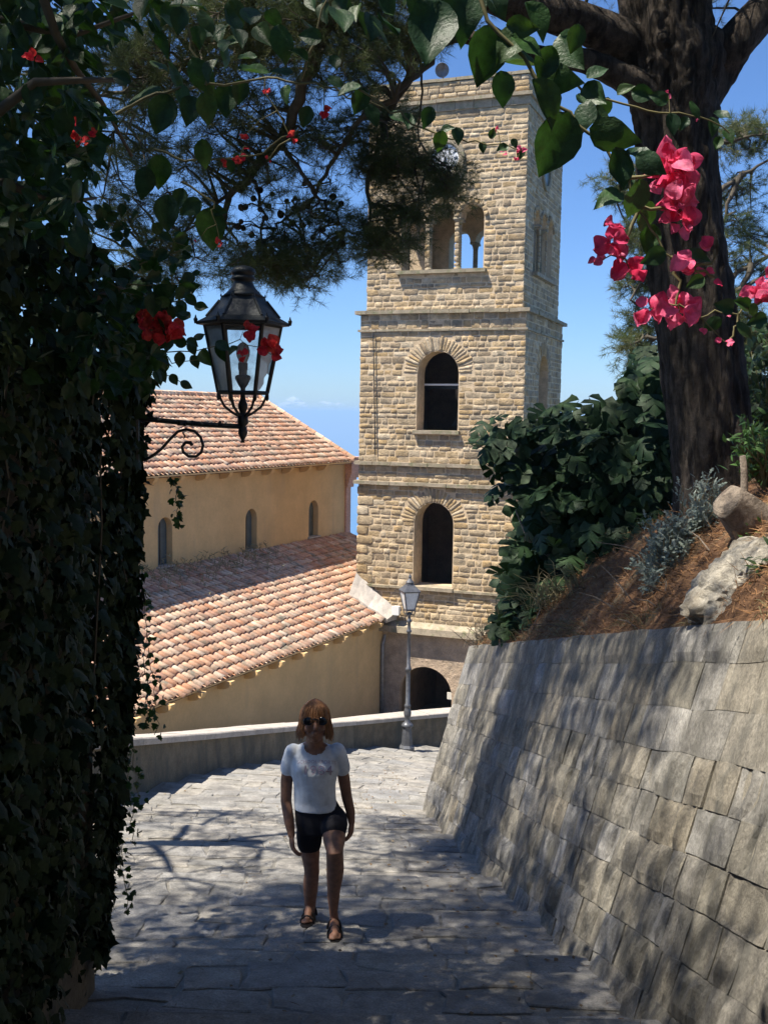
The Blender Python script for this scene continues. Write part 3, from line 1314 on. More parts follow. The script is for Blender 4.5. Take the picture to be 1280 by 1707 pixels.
mb = MB()
for i, s in enumerate(['XII', 'I', 'II', 'III', 'IIII', 'V', 'VI', 'VII', 'VIII', 'IX', 'X', 'XI']):
    a = math.pi / 2 - i * math.pi / 6
    V, Fc = text_mesh(s, .155, .004)
    e_r = cu * math.cos(a) + Z * math.sin(a)
    e_t = cu * math.sin(a) - Z * math.cos(a)
    mb.add([cc + cn * .024 + e_r * (.305 + v.y) + e_t * v.x * .75 for v in V], Fc)
mb.obj('numerals', MT['ink'], face_o)
for ang, ln, w in ((math.radians(112), .30, .016), (math.radians(252), .2, .022)):
    mb = MB()
    dd = cu * math.cos(ang) + Z * math.sin(ang)
    ss = cu * -math.sin(ang) + Z * math.cos(ang)
    mb.prism([cc + cn * .03 - dd * .06 + ss * w, cc + cn * .03 - dd * .06 - ss * w, cc + cn * .03 + dd * ln - ss * w * .5, cc + cn * .03 + dd * ln + ss * w * .5], cn * .008)
    mb.obj('clock_hand', MT['ink'], face_o)
# blank round recess on the shaded side
o, uu, nrm = FACES[1]
c2 = o + uu * clk_u + Z * clk_z - nrm * INS3
mb = MB()
vs = []
for i in range(24):
    a = 2 * math.pi * i / 24
    for r, dd in ((.42, -.02), (.42, .06), (.57, .06), (.57, -.02)):
        vs.append(c2 + (uu * math.cos(a) + Z * math.sin(a)) * r + nrm * dd)
fs = []
for i in range(24):
    for j in range(3):
        a, b = i * 4 + j, ((i + 1) % 24) * 4 + j
        fs.append((a, b, b + 1, a + 1))
mb.add(vs, fs)
mb.obj('clock_surround', MT['trim'], tower)
mb = MB()
mb.lathe(c2, [(.42, 0), (.42, .012)], 24, nrm)
mb.obj('blank_clock_face', MT['darkpane'], tower)
# lightning cable
mb = MB()
pts = []
for py in range(555, 770, 12):
    u, z = fuz(623.5, py)
    u += (562 - py) * -.0003
    pts.append(TL + UF * u + Z * z + NF * .055)
mb.tube(pts, .016, 5)
mb.obj('cable', MT['iron'], tower)
# beam, bell and headstock in the middle opening
bu = UC
mb = MB()
z_b = fuz(740, 640)[1]
mb.box(TL + UF * bu + Z * z_b - NF * .75, UF, NF, Z, m_w / 2 + .1, .05, .025)
tag(mb.obj('bar', MT['white'], None), 'pale horizontal bar across the middle arched opening of the tower', 'bar')
bell = thing('bell', 'dim bronze bell hanging inside the middle opening of the tower', 'bell', TC + Z * (m_sill + .35))
bc = TL + UF * (bu + .36) + Z * (m_sill + .12) - NF * 1.7
mb = MB()
mb.lathe(bc, [(.42, 0), (.40, .06), (.33, .2), (.27, .45), (.24, .62), (.15, .74), (.05, .78)], 20)
mb.obj('bell_body', MT['bronze'], bell, smooth=True)
mb = MB()
mb.box(bc + Z * .95, UF, NF, Z, .32, .09, .16)
mb.obj('headstock', MT['log'], bell)
mb = MB()
mb.box(bc + Z * 1.16, UF, NF, Z, 1.7, .06, .05)
mb.obj('beam', MT['iron'], bell)
# horn loudspeaker on the parapet
hs = thing('loudspeaker', 'small grey horn loudspeaker on the tower parapet top', 'loudspeaker', hit(737, 128, TR - NF * .3, NF))
hp = hit(737, 117, TR - NF * .3, NF)
ax = (NF * .9 + Vector((.1, 0, -.25))).normalized()
mb = MB()
mb.lathe(hp, [(.05, -.22), (.06, -.16), (.10, -.06), (.19, .03), (.20, .035), (.185, .03), (.08, -.04)], 18, ax)
mb.obj('horn', MT['greypaint'], hs, smooth=True)
mb = MB()
mb.tube([hp - ax * .15, hp - ax * .15 - Z * .35], .02, 6)
mb.obj('bracket', MT['iron'], hs)
# plaque in the passage
pp = hit(749, 1160, TR - NF * .12, NF)
mb = MB()
mb.box(pp, UF, NF, Z, .07, .015, .1)
tag(mb.obj('plaque', MT['plaque']), 'small pale plaque at the right side of the passage arch', 'plaque')

# ------------------------------------------------------------------ church
CA = math.radians(26)
CD = Vector((math.sin(CA), math.cos(CA), 0))
CN = Vector((-CD.y, CD.x, 0))           # away from the path
E0 = at(250, 1184, 20.7)
EZ = E0.z + .07
E0.z = 0
RL = 4.1
church = thing('church', 'ochre plastered church with two terracotta tiled roofs left of the tower', 'church', (E0.x, E0.y, -11))


def cp(s, r, z):
    return E0 + CD * s + CN * r + Z * z


def cs_px(px, py, r):
    p = hit(px, py, E0 + CN * r, CN)
    return (p - E0).dot(CD), p.z


zRB = (cs_px(420, 919, RL)[1])          # foot of the clerestory
zUE = (cs_px(430, 780, RL - .4)[1])     # its eaves
sE = cs_px(655, 1020, 0)[0]
sW = cs_px(638, 1100, .2)[0]
sC = cs_px(574, 890, RL)[0]
sU = cs_px(590, 772, RL - .4)[0]
S0 = -9.0
# lower wall
mb = MB()
a, b = cp(S0, .38, 0), cp(sW, .38, 0)
mb.box((a + b) / 2 + Z * (-13 + EZ + .12) / 2, CD, CN, Z, (b - a).length / 2, .2, (EZ + .12 + 13) / 2)
mb.obj('lower_wall', MT['ochre'], church)
# end wall of the aisle towards the passage
mb = MB()
a = cp(sW, .38, 0)
mb.box(a + CN * 1.5 + CD * -.15 + Z * (-13 + EZ) / 2, CN, CD, Z, 1.5, .14, (EZ + 13) / 2)
mb.obj('end_wall', MT['ochre'], church)
# clerestory with windows cut in
WIN = [(419, 848, 917, 19), (522.5, 834, 894, 16), (276, 862, 943, 27)]
wins = []
for px, pt, pb, wpx in WIN:
    s, zb_ = cs_px(px, pb, RL)
    _, zt_ = cs_px(px, pt, RL)
    wins.append((s, zb_, zt_, .62))
wins.append((wins[2][0] - 3.3, wins[2][1], wins[2][2], .62))
mb = MB()
a, b = cp(S0 - 4, RL + .25, 0), cp(sC, RL + .25, 0)
mb.box((a + b) / 2 + Z * (zRB - 1.5 + zUE + .25) / 2, CD, CN, Z, (b - a).length / 2, .25, (zUE + .25 - zRB + 1.5) / 2)
me = fixed(mb, 'w')
cuts = []
for s, z0, z1, w in wins:
    c = MB()
    c.prism([cp(u, RL - .2, z) for u, z in arch_poly(s, w, z0, z1)], CN * .42)
    cuts.append(c)
me = boolean_mesh(me, cuts)
cl = link('clerestory_wall', me, MT['ochre'], church)
for s, z0, z1, w in wins:
    mb = MB()
    mb.prism([cp(u, RL + .19, z) for u, z in arch_poly(s, w - .02, z0, z1 - .01)], CN * .02)
    wo = mb.obj('window', MT['darkpane'], church)
    mb = MB()
    mb.box(cp(s, RL + .05, z0 - .02), CD, CN, Z, w / 2 + .06, .13, .025)
    mb.obj('sill', MT['coping'], wo)
    mb = MB()
    mb.box(cp(s, RL + .18, (z0 + z1) / 2), CD, CN, Z, .018, .01, (z1 - z0) / 2 - .04)
    mb.obj('glazing_bar', MT['iron'], wo)
# facade strip at the far end with stepped cornice
mb = MB()
mb.box(cp(sC + .17, RL + .2, (zRB + zUE) / 2 - .3), CD, CN, Z, .17, .26, (zUE - zRB) / 2 + .5)
mb.obj('corner_pilaster', MT['pink'], church)
mb = MB()
hgt = cs_px(575, 810, RL)[1]
for i, (z0, z1, ex) in enumerate([(hgt - .05, hgt + .13, .10), (hgt + .13, hgt + .28, .22), (hgt + .28, hgt + .42, .34), (hgt + .42, zUE + .12, .48)]):
    mb.box(cp(sC + (.34 + ex) / 2, RL + .18 - .01 * i, (z0 + z1) / 2), CD, CN, Z, (.34 + ex) / 2, .27 + ex * .3, (z1 - z0) / 2 - .002)
mb.obj('stepped_cornice', MT['pink'], church)
# eaves boards and brackets
mb = MB()
a, b = cp(S0, .2, EZ - .0), cp(sE - .1, .2, EZ)
mb.box((a + b) / 2 - Z * .03, CD, CN, Z, (b - a).length / 2, .24, .02)
mb.obj('eaves_board', MT['ochre'], church)
mb = MB()
a, b = cp(S0 - 4, RL - .2, zUE), cp(sU - .3, RL - .2, zUE)
mb.box((a + b) / 2 - Z * .04, CD, CN, Z, (b - a).length / 2, .24, .02)
mb.obj('eaves_board', MT['ochre'], church)


def bracket(s, r, z):
    mb = MB()
    prof = [(0.0, 0.0), (.36, 0.0), (.36, -.05), (.30, -.13), (.2, -.18), (.08, -.2), (0, -.2)]
    mb.prism([cp(s, r - a, z + h) - CD * .08 for a, h in prof], CD * .16)
    mb.obj('bracket', MT['ochre'], church)


s = sE - 1.1
while s > -4:
    bracket(s, .17, EZ - .055)
    s -= 1.08
s = cs_px(530, 777, RL)[0]
while s > -5:
    bracket(s, RL - .01, zUE - .065)
    s -= 1.12


# tiled roofs
def tile_template():
    n_ = 6
    V = []
    for (y, r, lift) in ((0.0, .080, .030), (.37, .065, .0)):
        for th in (0.0, .014):
            for i in range(n_ + 1):
                a = math.pi * i / n_
                V.append(((r - th) * math.cos(a), y, (r - th) * math.sin(a) * .92 + lift))
    Q = []
    m_ = n_ + 1
    for i in range(n_):
        Q.append((i, i + 1, 2 * m_ + i + 1, 2 * m_ + i))           # outer skin
        Q.append((i, m_ + i, m_ + i + 1, i + 1))                   # front rim
        Q.append((m_ + i, 3 * m_ + i, 3 * m_ + i + 1, m_ + i + 1))  # inside
    return np.array(V), [np.array(Q)]


TT = tile_template()
TTM = mesh_np('roof_tile', TT[0], TT[1])
TTM.polygons.foreach_set('use_smooth', np.ones(len(TTM.polygons), dtype=bool))
TTM.materials.append(MT['tile'])
chan_V = []


def tiled(name, s0, s1f, r0, r1, z0, z1, n_single, see):
    """Roof plane from the eaves (r0,z0) up to (r1,z1); s1f(r) is its far edge."""
    up = (CN * (r1 - r0) + Z * (z1 - z0))
    SL = up.length
    up.normalize()
    nr = CD.cross(up)
    if nr.z < 0:
        nr = -nr
    mb = MB()
    edge = []
    for i in range(13):
        f = i / 12
        rr = r0 + (r1 - r0) * f
        zz = z0 + (z1 - z0) * f
        edge.append((cp(s0, rr, zz), cp(s1f(rr), rr, zz)))
    top_ = [p for e in edge for p in e]
    mb.add(top_, [(2 * i, 2 * i + 1, 2 * i + 3, 2 * i + 2) for i in range(12)])
    mb.add([p - nr * .1 for p in top_], [(2 * i + 2, 2 * i + 3, 2 * i + 1, 2 * i) for i in range(12)])
    ro = mb.obj(name, MT['under'], church)
    Rs, Ps = [], []
    pitch, step = .19, .295
    nrow = int(SL / step)
    for row in range(nrow):
        d0 = row * step - .03
        rr = r0 + (r1 - r0) * (d0 / SL)
        ncol = int((s1f(rr) - s0) / pitch)
        for c in range(ncol):
            s = s0 + (c + .5) * pitch
            ph = random.gauss(0, .03)
            slip = random.uniform(-.10, -.04) if random.random() < .05 else 0
            u = (CD + up * ph).normalized()
            w = nr.cross(u) if False else u.cross(nr)
            w = up - u * up.dot(u)
            w.normalize()
            p = cp(s, r0, z0) + up * (d0 + slip + random.uniform(-.025, .025)) + nr * (.004 + random.uniform(0, .014)) + CD * random.uniform(-.008, .008)
            Rs.append(np.array([[u[i], w[i], nr[i]] for i in range(3)]))
            Ps.append(np.array(p))
    Rs, Ps = np.array(Rs), np.array(Ps)
    score = np.array([see(p) for p in Ps])
    order = np.argsort(score)
    one, many = order[:n_single], order[n_single:]
    for i in one:
        place('roof_tile', TTM, ro, Ps[i], Rs[i], 1.0)
    me = batch('roof_tiles', TT, Rs[many], Ps[many], np.ones(len(many)), rng.uniform(0, 1, len(many)), True)
    tag(link('roof_tiles', me, MT['tile'], ro), kind='stuff')
    # channel tiles between the rows of covers, seen as shallow troughs
    mb = MB()
    ncol = int((s1f(r1) - s0) / pitch)
    for c in range(ncol + 1):
        s = s0 + c * pitch
        prof = [(-.088, .044), (-.048, .012), (0, .004), (.048, .012), (.088, .044)]
        a = [cp(s + q, r0, z0) + nr * h - up * .02 for q, h in prof]
        SLe = SL
        b = [cp(s + q, r0, z0) + nr * h + up * SLe for q, h in prof]
        mb.cur = random.random()
        mb.add(a + b, [(i, i + 1, 6 + i, 5 + i) for i in range(4)])
    tag(mb.obj('channel_tiles', MT['tile'], ro), kind='stuff')
    return ro, up, nr, SL


def vis_low(p):
    px = 640 + 1750 * p[0] / p[1]
    return (0 if px > 245 else 1000) + p[1]


# the aisle roof butts against the tower front
nfp = TR.dot(NF)


def low_edge(r):
    # where the roof line at offset r meets the tower front plane, else the clerestory's end
    q = (nfp - .04 - (E0 + CN * r).dot(NF)) / CD.dot(NF)
    if (cp(q, r, 0) - TL).dot(UF) < -.05:
        return sC + .3
    return min(q, sC + .3)


sTower = low_edge(1.0)
lowroof, upL, nrL, SLL = tiled('aisle_roof', S0, low_edge, -.02, RL, EZ, zRB - .02, 300, vis_low)
RU = 3.95
zRidge = (lambda p: p[1])(cs_px(420, 664, RL - .4 + RU))
uproof, upU, nrU, SLU = tiled('nave_roof', S0 - 5, lambda r: sU, RL - .4, RL - .4 + RU, zUE, zRidge, 300, vis_low)
# ridge and verge cover tiles
mb = MB()
s = S0 - 5
while s < sU:
    p = cp(s, RL - .4 + RU, zRidge + .05)
    mb.cur = random.random()
    mb.tube([p, p + CD * .4], [.12, .10], 8)
    s += .36
mb.obj('ridge_tiles', MT['tile'], uproof)
mb = MB()
q = 0
while q < SLU:
    p = cp(sU - .02, RL - .4, zUE) + upU * q + nrU * .07
    mb.cur = random.random()
    mb.tube([p, p + upU * .42], [.10, .085], 8)
    q += .36
mb.obj('verge_tiles', MT['tile'], uproof)
mb = MB()
a = cp(S0 - 5, RL - .4 + RU, zRidge)
b = cp(sU, RL - .4 + RU, zRidge)
dn = CN * RU - Z * (zRidge - zUE)
mb.add([a, b, b + dn, a + dn], [(0, 1, 2, 3)])
mb.obj('rear_roof_slope', MT['under'], uproof)
mb = MB()
mb.prism([cp(sC + .1, RL + .1, zUE - .1), cp(sC + .1, RL - .4 + 2 * RU, zUE - .1), cp(sC + .1, RL - .4 + RU, zRidge - .15)], -CD * .3)
mb.obj('gable', MT['ochre'], church)
# mortar fillet where the roof meets the tower
mb = MB()
A = hit(594, 956, TR + NF * .03, NF)
B = hit(662, 1017, TR + NF * .03, NF)
A2 = hit(579, 996, cp(0, -.02, EZ), nrL) + nrL * .13
B2 = hit(643, 1037, cp(0, -.02, EZ), nrL) + nrL * .13
up_, dn_ = [], []
for i in range(9):
    f = i / 8
    jit = Vector((0, random.uniform(-.03, .03), random.uniform(-.035, .035)))
    up_.append(A.lerp(B, f) + Z * random.uniform(-.03, .03))
    dn_.append(A2.lerp(B2, f) + jit)
back = [p - NF * .25 - Z * .3 for p in up_]
low = [p - nrL * .12 for p in dn_]
mid_ = [a.lerp(b, .5) - Z * .03 + NF * .02 for a, b in zip(up_, dn_)]
vs = back + up_ + mid_ + dn_ + low
mb.add(vs, [(r * 9 + i, r * 9 + i + 1, r * 9 + i + 10, r * 9 + i + 9) for r in range(4) for i in range(8)] + [(0, 9, 18, 27, 36), (8, 44, 35, 26, 17)])
mb.obj('mortar_fillet', MT['coping'], church, fix=True)
# downpipe with swan neck
dp = [hit(658, 1030, cp(sE, -.05, 0), CN), hit(655, 1042, cp(sE - .2, .0, 0), CN), hit(641, 1060, cp(sE, .12, 0), CN), hit(637.5, 1075, cp(sE, .12, 0), CN), hit(635.5, 1230, cp(sE, .12, 0), CN)]
mb = MB()
mb.tube(dp, .055, 8)
mb.obj('downpipe', MT['zinc'], church, smooth=True)
mb = MB()
mb.lathe(dp[0], [(.05, -.1), (.09, .0), (.10, .1)], 10)
mb.obj('rainwater_hopper', MT['zinc'], church)
# floodlight at the tower corner
fl = thing('floodlight', 'small white floodlight at the end of the aisle roof by the tower', 'floodlight', hit(662, 1015, TR + NF * .2, NF))
mb = MB()
p = hit(661, 1017, TR + NF * .2, NF)
mb.box(p, UF, NF, Z, .09, .09, .11)
mb.box(p + NF * .1, UF, NF, Z, .11, .02, .13)
mb.obj('housing', MT['white'], fl)
mb = MB()
mb.tube([p, p - NF * .25 - Z * .05], .02, 6)
mb.obj('arm', MT['iron'], fl)
# dead weeds in the shade of the clerestory
mb = MB()
for i in range(170):
    s = random.uniform(cs_px(262, 990, RL)[0] - 1, cs_px(440, 940, RL)[0])
    q = SLL - abs(random.gauss(.25, .55)) - .05
    p = cp(s, -.02, EZ) + upL * q + nrL * .05
    h = random.uniform(.15, .42)
    d = Vector((random.gauss(0, .4), random.gauss(0, .4), 1)).normalized()
    mb.cur = random.random()
    mb.tube([p, p + d * h * .6, p + d * h + Vector((random.gauss(0, .05), random.gauss(0, .05), -.02))], [.008, .006, .002], 3, False)
    for _ in range(3):
        a = p + d * h * random.uniform(.4, 1)
        mb.tube([a, a + Vector((random.gauss(0, .07), random.gauss(0, .07), .06))], [.012, .003], 3, False)
tag(mb.obj('dry_weeds', MT['drygrass']), 'dead grey weeds growing on the shaded tiles of the aisle roof', 'weeds', kind='stuff')

# ------------------------------------------------------------------ parapet wall along the path
pw = thing('parapet_wall', 'low stained parapet wall with pale coping along the outer side of the path', 'wall', (PARAPET[2][0], PARAPET[2][1], ground(14)))
PXT = [(235, 1229, 14.2), (340, 1222, 17.0), (422, 1215, 19.2), (592, 1201, 24.6), (673, 1193.5, 26.0), (752, 1187, 27.0)]
ptop = [at(*q) for q in PXT]
first = ptop[0] + (ptop[0] - ptop[1]).normalized() * 7
last = ptop[-1] + (ptop[-1] - ptop[-2]).normalized() * 4
ptop = [first] + ptop + [last]
tops = []
for i in range(len(ptop) - 1):
    m_ = max(1, int((ptop[i + 1] - ptop[i]).length / .75))
    for j in range(m_):
        tops.append(ptop[i].lerp(ptop[i + 1], j / m_))
tops.append(ptop[-1])


def side(i):
    a = tops[max(i - 1, 0)]
    b = tops[min(i + 1, len(tops) - 1)]
    t = b - a
    return Vector((t.y, -t.x, 0)).normalized()     # towards the path


mb = MB()
for i, p in enumerate(tops):
    s = side(i)
    lo = Vector((p.x, p.y, ground(p.y) - .8))
    hi = p - Z * .10
    mb.v += [tuple(lo + s * .02), tuple(hi - s * .03), tuple(hi - s * .37), tuple(lo - s * .42 - Z * 1.5)]
for i in range(len(tops) - 1):
    a = i * 4
    for j in range(4):
        mb.f.append((a + j, a + 4 + j, a + 4 + (j + 1) % 4, a + (j + 1) % 4))
        mb.t.append(0)
mb.obj('wall_body', MT['parapet'], pw, fix=True)
for i in range(len(tops) - 1):
    a, b = tops[i], tops[i + 1]
    t = (b - a).normalized()
    a, b = a + t * .004, b - t * .004
    sa, sb = side(i), side(i + 1)
    mb = MB()
    lift = random.uniform(-.006, .006)
    q = []
    for p, s in ((a, sa), (b, sb)):
        q += [p + s * .04 - Z * .11, p + s * .05 - Z * .02 + Z * lift, p + s * .03 + Z * lift, p - s * .43 + Z * lift, p - s * .45 - Z * .11]
    mb.add(q, [(j, 5 + j, 5 + (j + 1) % 5, (j + 1) % 5) for j in range(5)] + [(4, 3, 2, 1, 0), (5, 6, 7, 8, 9)])
    mb.obj('coping_stone', MT['coping'], pw, fix=True)

# ------------------------------------------------------------------ street lamp by the parapet
LB = at(678, 1250, 25.4)
sl = thing('street_lamp', 'slender grey cast iron street lamp standing against the parapet wall', 'street lamp', LB)
k = 25.4 / 1750
H = lambda py: (1250 - py) * k
top_c = LB + Vector((.02, 0, 0))
mb = MB()
prof = [(.24, -.25), (.24, .06), (.21, .10), (.17, .16), (.15, .2), (.145, .45), (.17, .50), (.17, .53), (.12, .56), (.10, .60)]
prof = [(.20, -.3), (.20, .08), (.15, .14), (.115, .55), (.12, .58)]
mb.lathe(LB, prof, 8, phase=.39)
mb.obj('pedestal', MT['greypaint'], sl)
mb = MB()
mb.lathe(LB, [(0.074, .56), (0.141, .60), (0.148, .64), (0.118, .68), (0.067, .72), (0.063, .82), (0.089, .88), (0.096, .95), (0.074, 1.04), (0.063, 1.08), (0.081, 1.11), (0.081, 1.15), (0.056, 1.17), (0.052, 1.9), (0.050, 2.0),
              (0.074, 2.02), (0.074, 2.07), (0.047, 2.09), (0.041, 2.95), (0.063, 2.97), (0.063, 3.01), (0.041, 3.03), (0.037, 3.2), (0.059, 3.22), (0.059, 3.27), (0.037, 3.29), (0.037, 3.38), (0.063, 3.40), (0.063, 3.45), (0.022, 3.47)], 12)
mb.obj('post', MT['greypaint'], sl, smooth=True)
zl = 3.48
mb = MB()
for i in range(4):
    a = math.pi / 4 + i * math.pi / 2 + .3
    d = Vector((math.cos(a), math.sin(a), 0))
    mb.tube([LB + Z * 3.44 + d * .03, LB + Z * 3.40 + d * .12, LB + Z * 3.47 + d * .16, LB + Z * (zl + .06) + d * .15], .014, 5)
    mb.tube([LB + Z * (zl + .05) + d * .15, LB + Z * (zl + .50) + d * .27], .018, 5)
mb.lathe(LB, [(.16, zl + .03), (.16, zl + .07)], 4, phase=math.pi / 4 + .3)
mb.lathe(LB, [(.29, zl + .49), (.30, zl + .52)], 4, phase=math.pi / 4 + .3)
mb.obj('lantern_frame', MT['greypaint'], sl)
for i in range(4):
    a0 = math.pi / 4 + i * math.pi / 2 + .3
    a1 = a0 + math.pi / 2
    d0, d1 = Vector((math.cos(a0), math.sin(a0), 0)), Vector((math.cos(a1), math.sin(a1), 0))
    mb = MB()
    q = [LB + Z * (zl + .07) + d0 * .145, LB + Z * (zl + .07) + d1 * .145, LB + Z * (zl + .49) + d1 * .262, LB + Z * (zl + .49) + d0 * .262]
    mb.prism(q, (d0 + d1).normalized() * .006)
    mb.obj('pane', MT['frost'], sl, fix=True)
mb = MB()
mb.lathe(LB, [(.31, zl + .52), (.13, zl + .66), (.12, zl + .69)], 4, phase=math.pi / 4 + .3)
mb.lathe(LB, [(.09, zl + .68), (.10, zl + .73), (.06, zl + .78), (.03, zl + .82), (.04, zl + .86), (.01, zl + .93)], 10)
mb.obj('lantern_roof', MT['greypaint'], sl)

# ------------------------------------------------------------------ ivy clad garden wall on the left
GX = -1.56
gw = MB()
gw.abox(GX - .5, GX, -7, 5.55, -5.0, .25)
tag(gw.obj('garden_wall', MT['parapet']), 'shaded garden wall under hanging ivy on the left side of the path', 'wall')
# the tall part of the same garden beside and behind the camera
ivy = thing('ivy', 'dark ivy hanging over the garden wall on the left', 'ivy', (GX, 5.0, -3.0))


def ivy_leaf_template():
    out = [(0, 0, 0), (.06, .30, -.03), (.22, .50, -.09), (.40, .30, .0), (.60, .40, -.07), (.74, .16, -.02), (1.05, 0, -.12),
           (.74, -.16, -.02), (.60, -.40, -.07), (.40, -.30, .0), (.22, -.50, -.09), (.06, -.30, -.03)]
    V = out + [(.42, 0, .05)]
    return np.array(V, float), [np.array([(i, (i + 1) % 12, 12) for i in range(12)])]


IVT = ivy_leaf_template()
IVM = mesh_np('ivy_leaf', *IVT)
IVM.materials.append(MT['ivy'])


def bulge(z):
    return interp(z, [-3.3, -2.6, -2.0, -1.3, -.6, 0, .6], [.06, .10, .17, .24, .27, .30, .42])


def ivy_points(N, y0, y1):
    y = rng.uniform(y0, y1, N)
    z = rng.uniform(-3.0, .62, N)
    keep = (z > -2.75) | (rng.uniform(0, 1, N) < .25)
    cl = np.array([noise.noise(Vector((a * 1.9, b * .55, 4))) for a, b in zip(y, z)])
    keep &= (cl > -.30) | (z > -1.6)
    y, z, cl = y[keep], z[keep], cl[keep]
    b = np.array([bulge(q) for q in z])
    strand = np.array([noise.noise(Vector((a * 3.2, q * .35, 9))) for a, q in zip(y, z)])
    x = GX + b * (1 + .35 * strand) - np.abs(rng.normal(0, .05, len(y)))
    return np.stack([x, y, z], 1)


P1 = ivy_points(9000, 2.6, 5.65)
# round the far end of the wall
n2 = 3800
z = rng.uniform(-2.95, .6, n2)
b = np.array([bulge(q) for q in z])
a = rng.uniform(-.3, math.pi / 2 + .3, n2)
P2 = np.stack([GX - .02 + b * np.cos(a) * rng.uniform(.8, 1.08, n2) - (a > 1.2) * rng.uniform(0, .4, n2), 5.5 + b * .9 * np.sin(a) * rng.uniform(.8, 1.1, n2), z], 1)
P = np.concatenate([P1, P2])
N = len(P)
nrm = np.array([.8, -.05, .35])[None] + rng.normal(0, .42, (N, 3))
far = P[:, 1] > 5.5
nrm[far] += np.array([-.3, .5, 0])
axd = np.array([.15, 0, -1.0])[None] + rng.normal(0, .45, (N, 3))
R = frames(axd, nrm)
Ssz = rng.uniform(.03, .075, N) * rng.choice([1, 1, 1.5], N)
pick = np.where((P[:, 1] > 3.6) & (P[:, 0] > GX + np.array([bulge(q) for q in P[:, 2]]) * .9))[0]
big = pick[np.argsort(-Ssz[pick] / P[pick, 1])[:300]]
msk = np.ones(N, bool)
msk[big] = False
for i in big:
    place('ivy_leaf', IVM, ivy, P[i], R[i], Ssz[i])
tag(link('ivy_foliage', batch('ivy_foliage', IVT, R[msk], P[msk], Ssz[msk], rng.uniform(0, 1, msk.sum())), MT['ivy'], ivy), kind='stuff')
mb = MB()
for i in range(5):
    y = random.uniform(3.2, 5.7)
    z = random.uniform(-1, .5)
    pts = []
    for k_ in range(7):
        zz = z - k_ * random.uniform(.15, .3)
        pts.append((GX + bulge(zz) * .8 + random.uniform(-.03, .04), y + random.uniform(-.05, .05), zz))
    mb.tube(pts, .005, 4, False)
tag(mb.obj('ivy_stems', MT['twig'], ivy), kind='stuff')
# trailing strands at the far edge
mb = MB()
Ps, As, Ns = [], [], []
for px, py0, py1, d in ((262, 1080, 1225, 5.7), (250, 1000, 1190, 5.8), (246, 1120, 1215, 5.6), (225, 1290, 1400, 5.6), (232, 1240, 1330, 5.7), (300, 800, 870, 5.6), (240, 950, 1010, 5.7), (212, 1400, 1520, 5.5)):
    pts = []
    for j in range(9):
        f = j / 8
        pts.append(at(px + random.uniform(-6, 6) - 10 * (1 - f), py0 + (py1 - py0) * f, d))
    mb.tube(pts, .0025, 3, False)
    for p in pts:
        for _ in range(3):
            Ps.append(p + Vector((random.gauss(0, .02), random.gauss(0, .02), random.gauss(0, .02))))
tag(mb.obj('ivy_tendrils', MT['stem'], ivy), kind='stuff')
Ps = np.array([tuple(p) for p in Ps])
n3 = len(Ps)
tag(link('tendril_leaves', batch('tendril_leaves', IVT, frames(unit(n3) + [0, 0, -.8], unit(n3) + [0, -.8, .4]), Ps, rng.uniform(.025, .05, n3), rng.uniform(0, 1, n3)), MT['boug'], ivy), kind='stuff')

# ------------------------------------------------------------------ pines


def needle_tufts(name, base, dirs, per, length, width, material, parent, spread=.75):
    N = len(base) * per
    b = np.repeat(base, per, axis=0)
    dd = np.repeat(dirs, per, axis=0)
    d = dd * .55 + unit(N) * spread
    d /= np.linalg.norm(d, axis=1, keepdims=True)
    st = b + dd * (rng.uniform(-.3, 1, N) * .11)[:, None]
    s = np.cross(d, unit(N))
    s /= np.maximum(np.linalg.norm(s, axis=1, keepdims=True), 1e-6)
    L = rng.uniform(.7, 1.15, N) * length
    V = np.empty((N, 3, 3))
    V[:, 0] = st - s * width / 2
    V[:, 1] = st + s * width / 2
    V[:, 2] = st + d * L[:, None]
    F = np.arange(N * 3).reshape(N, 3)
    me = mesh_np(name, V.reshape(-1, 3), [F], False, np.repeat(rng.uniform(0, 1, len(base)), per))
    return tag(link(name, me, material, parent), kind='stuff')


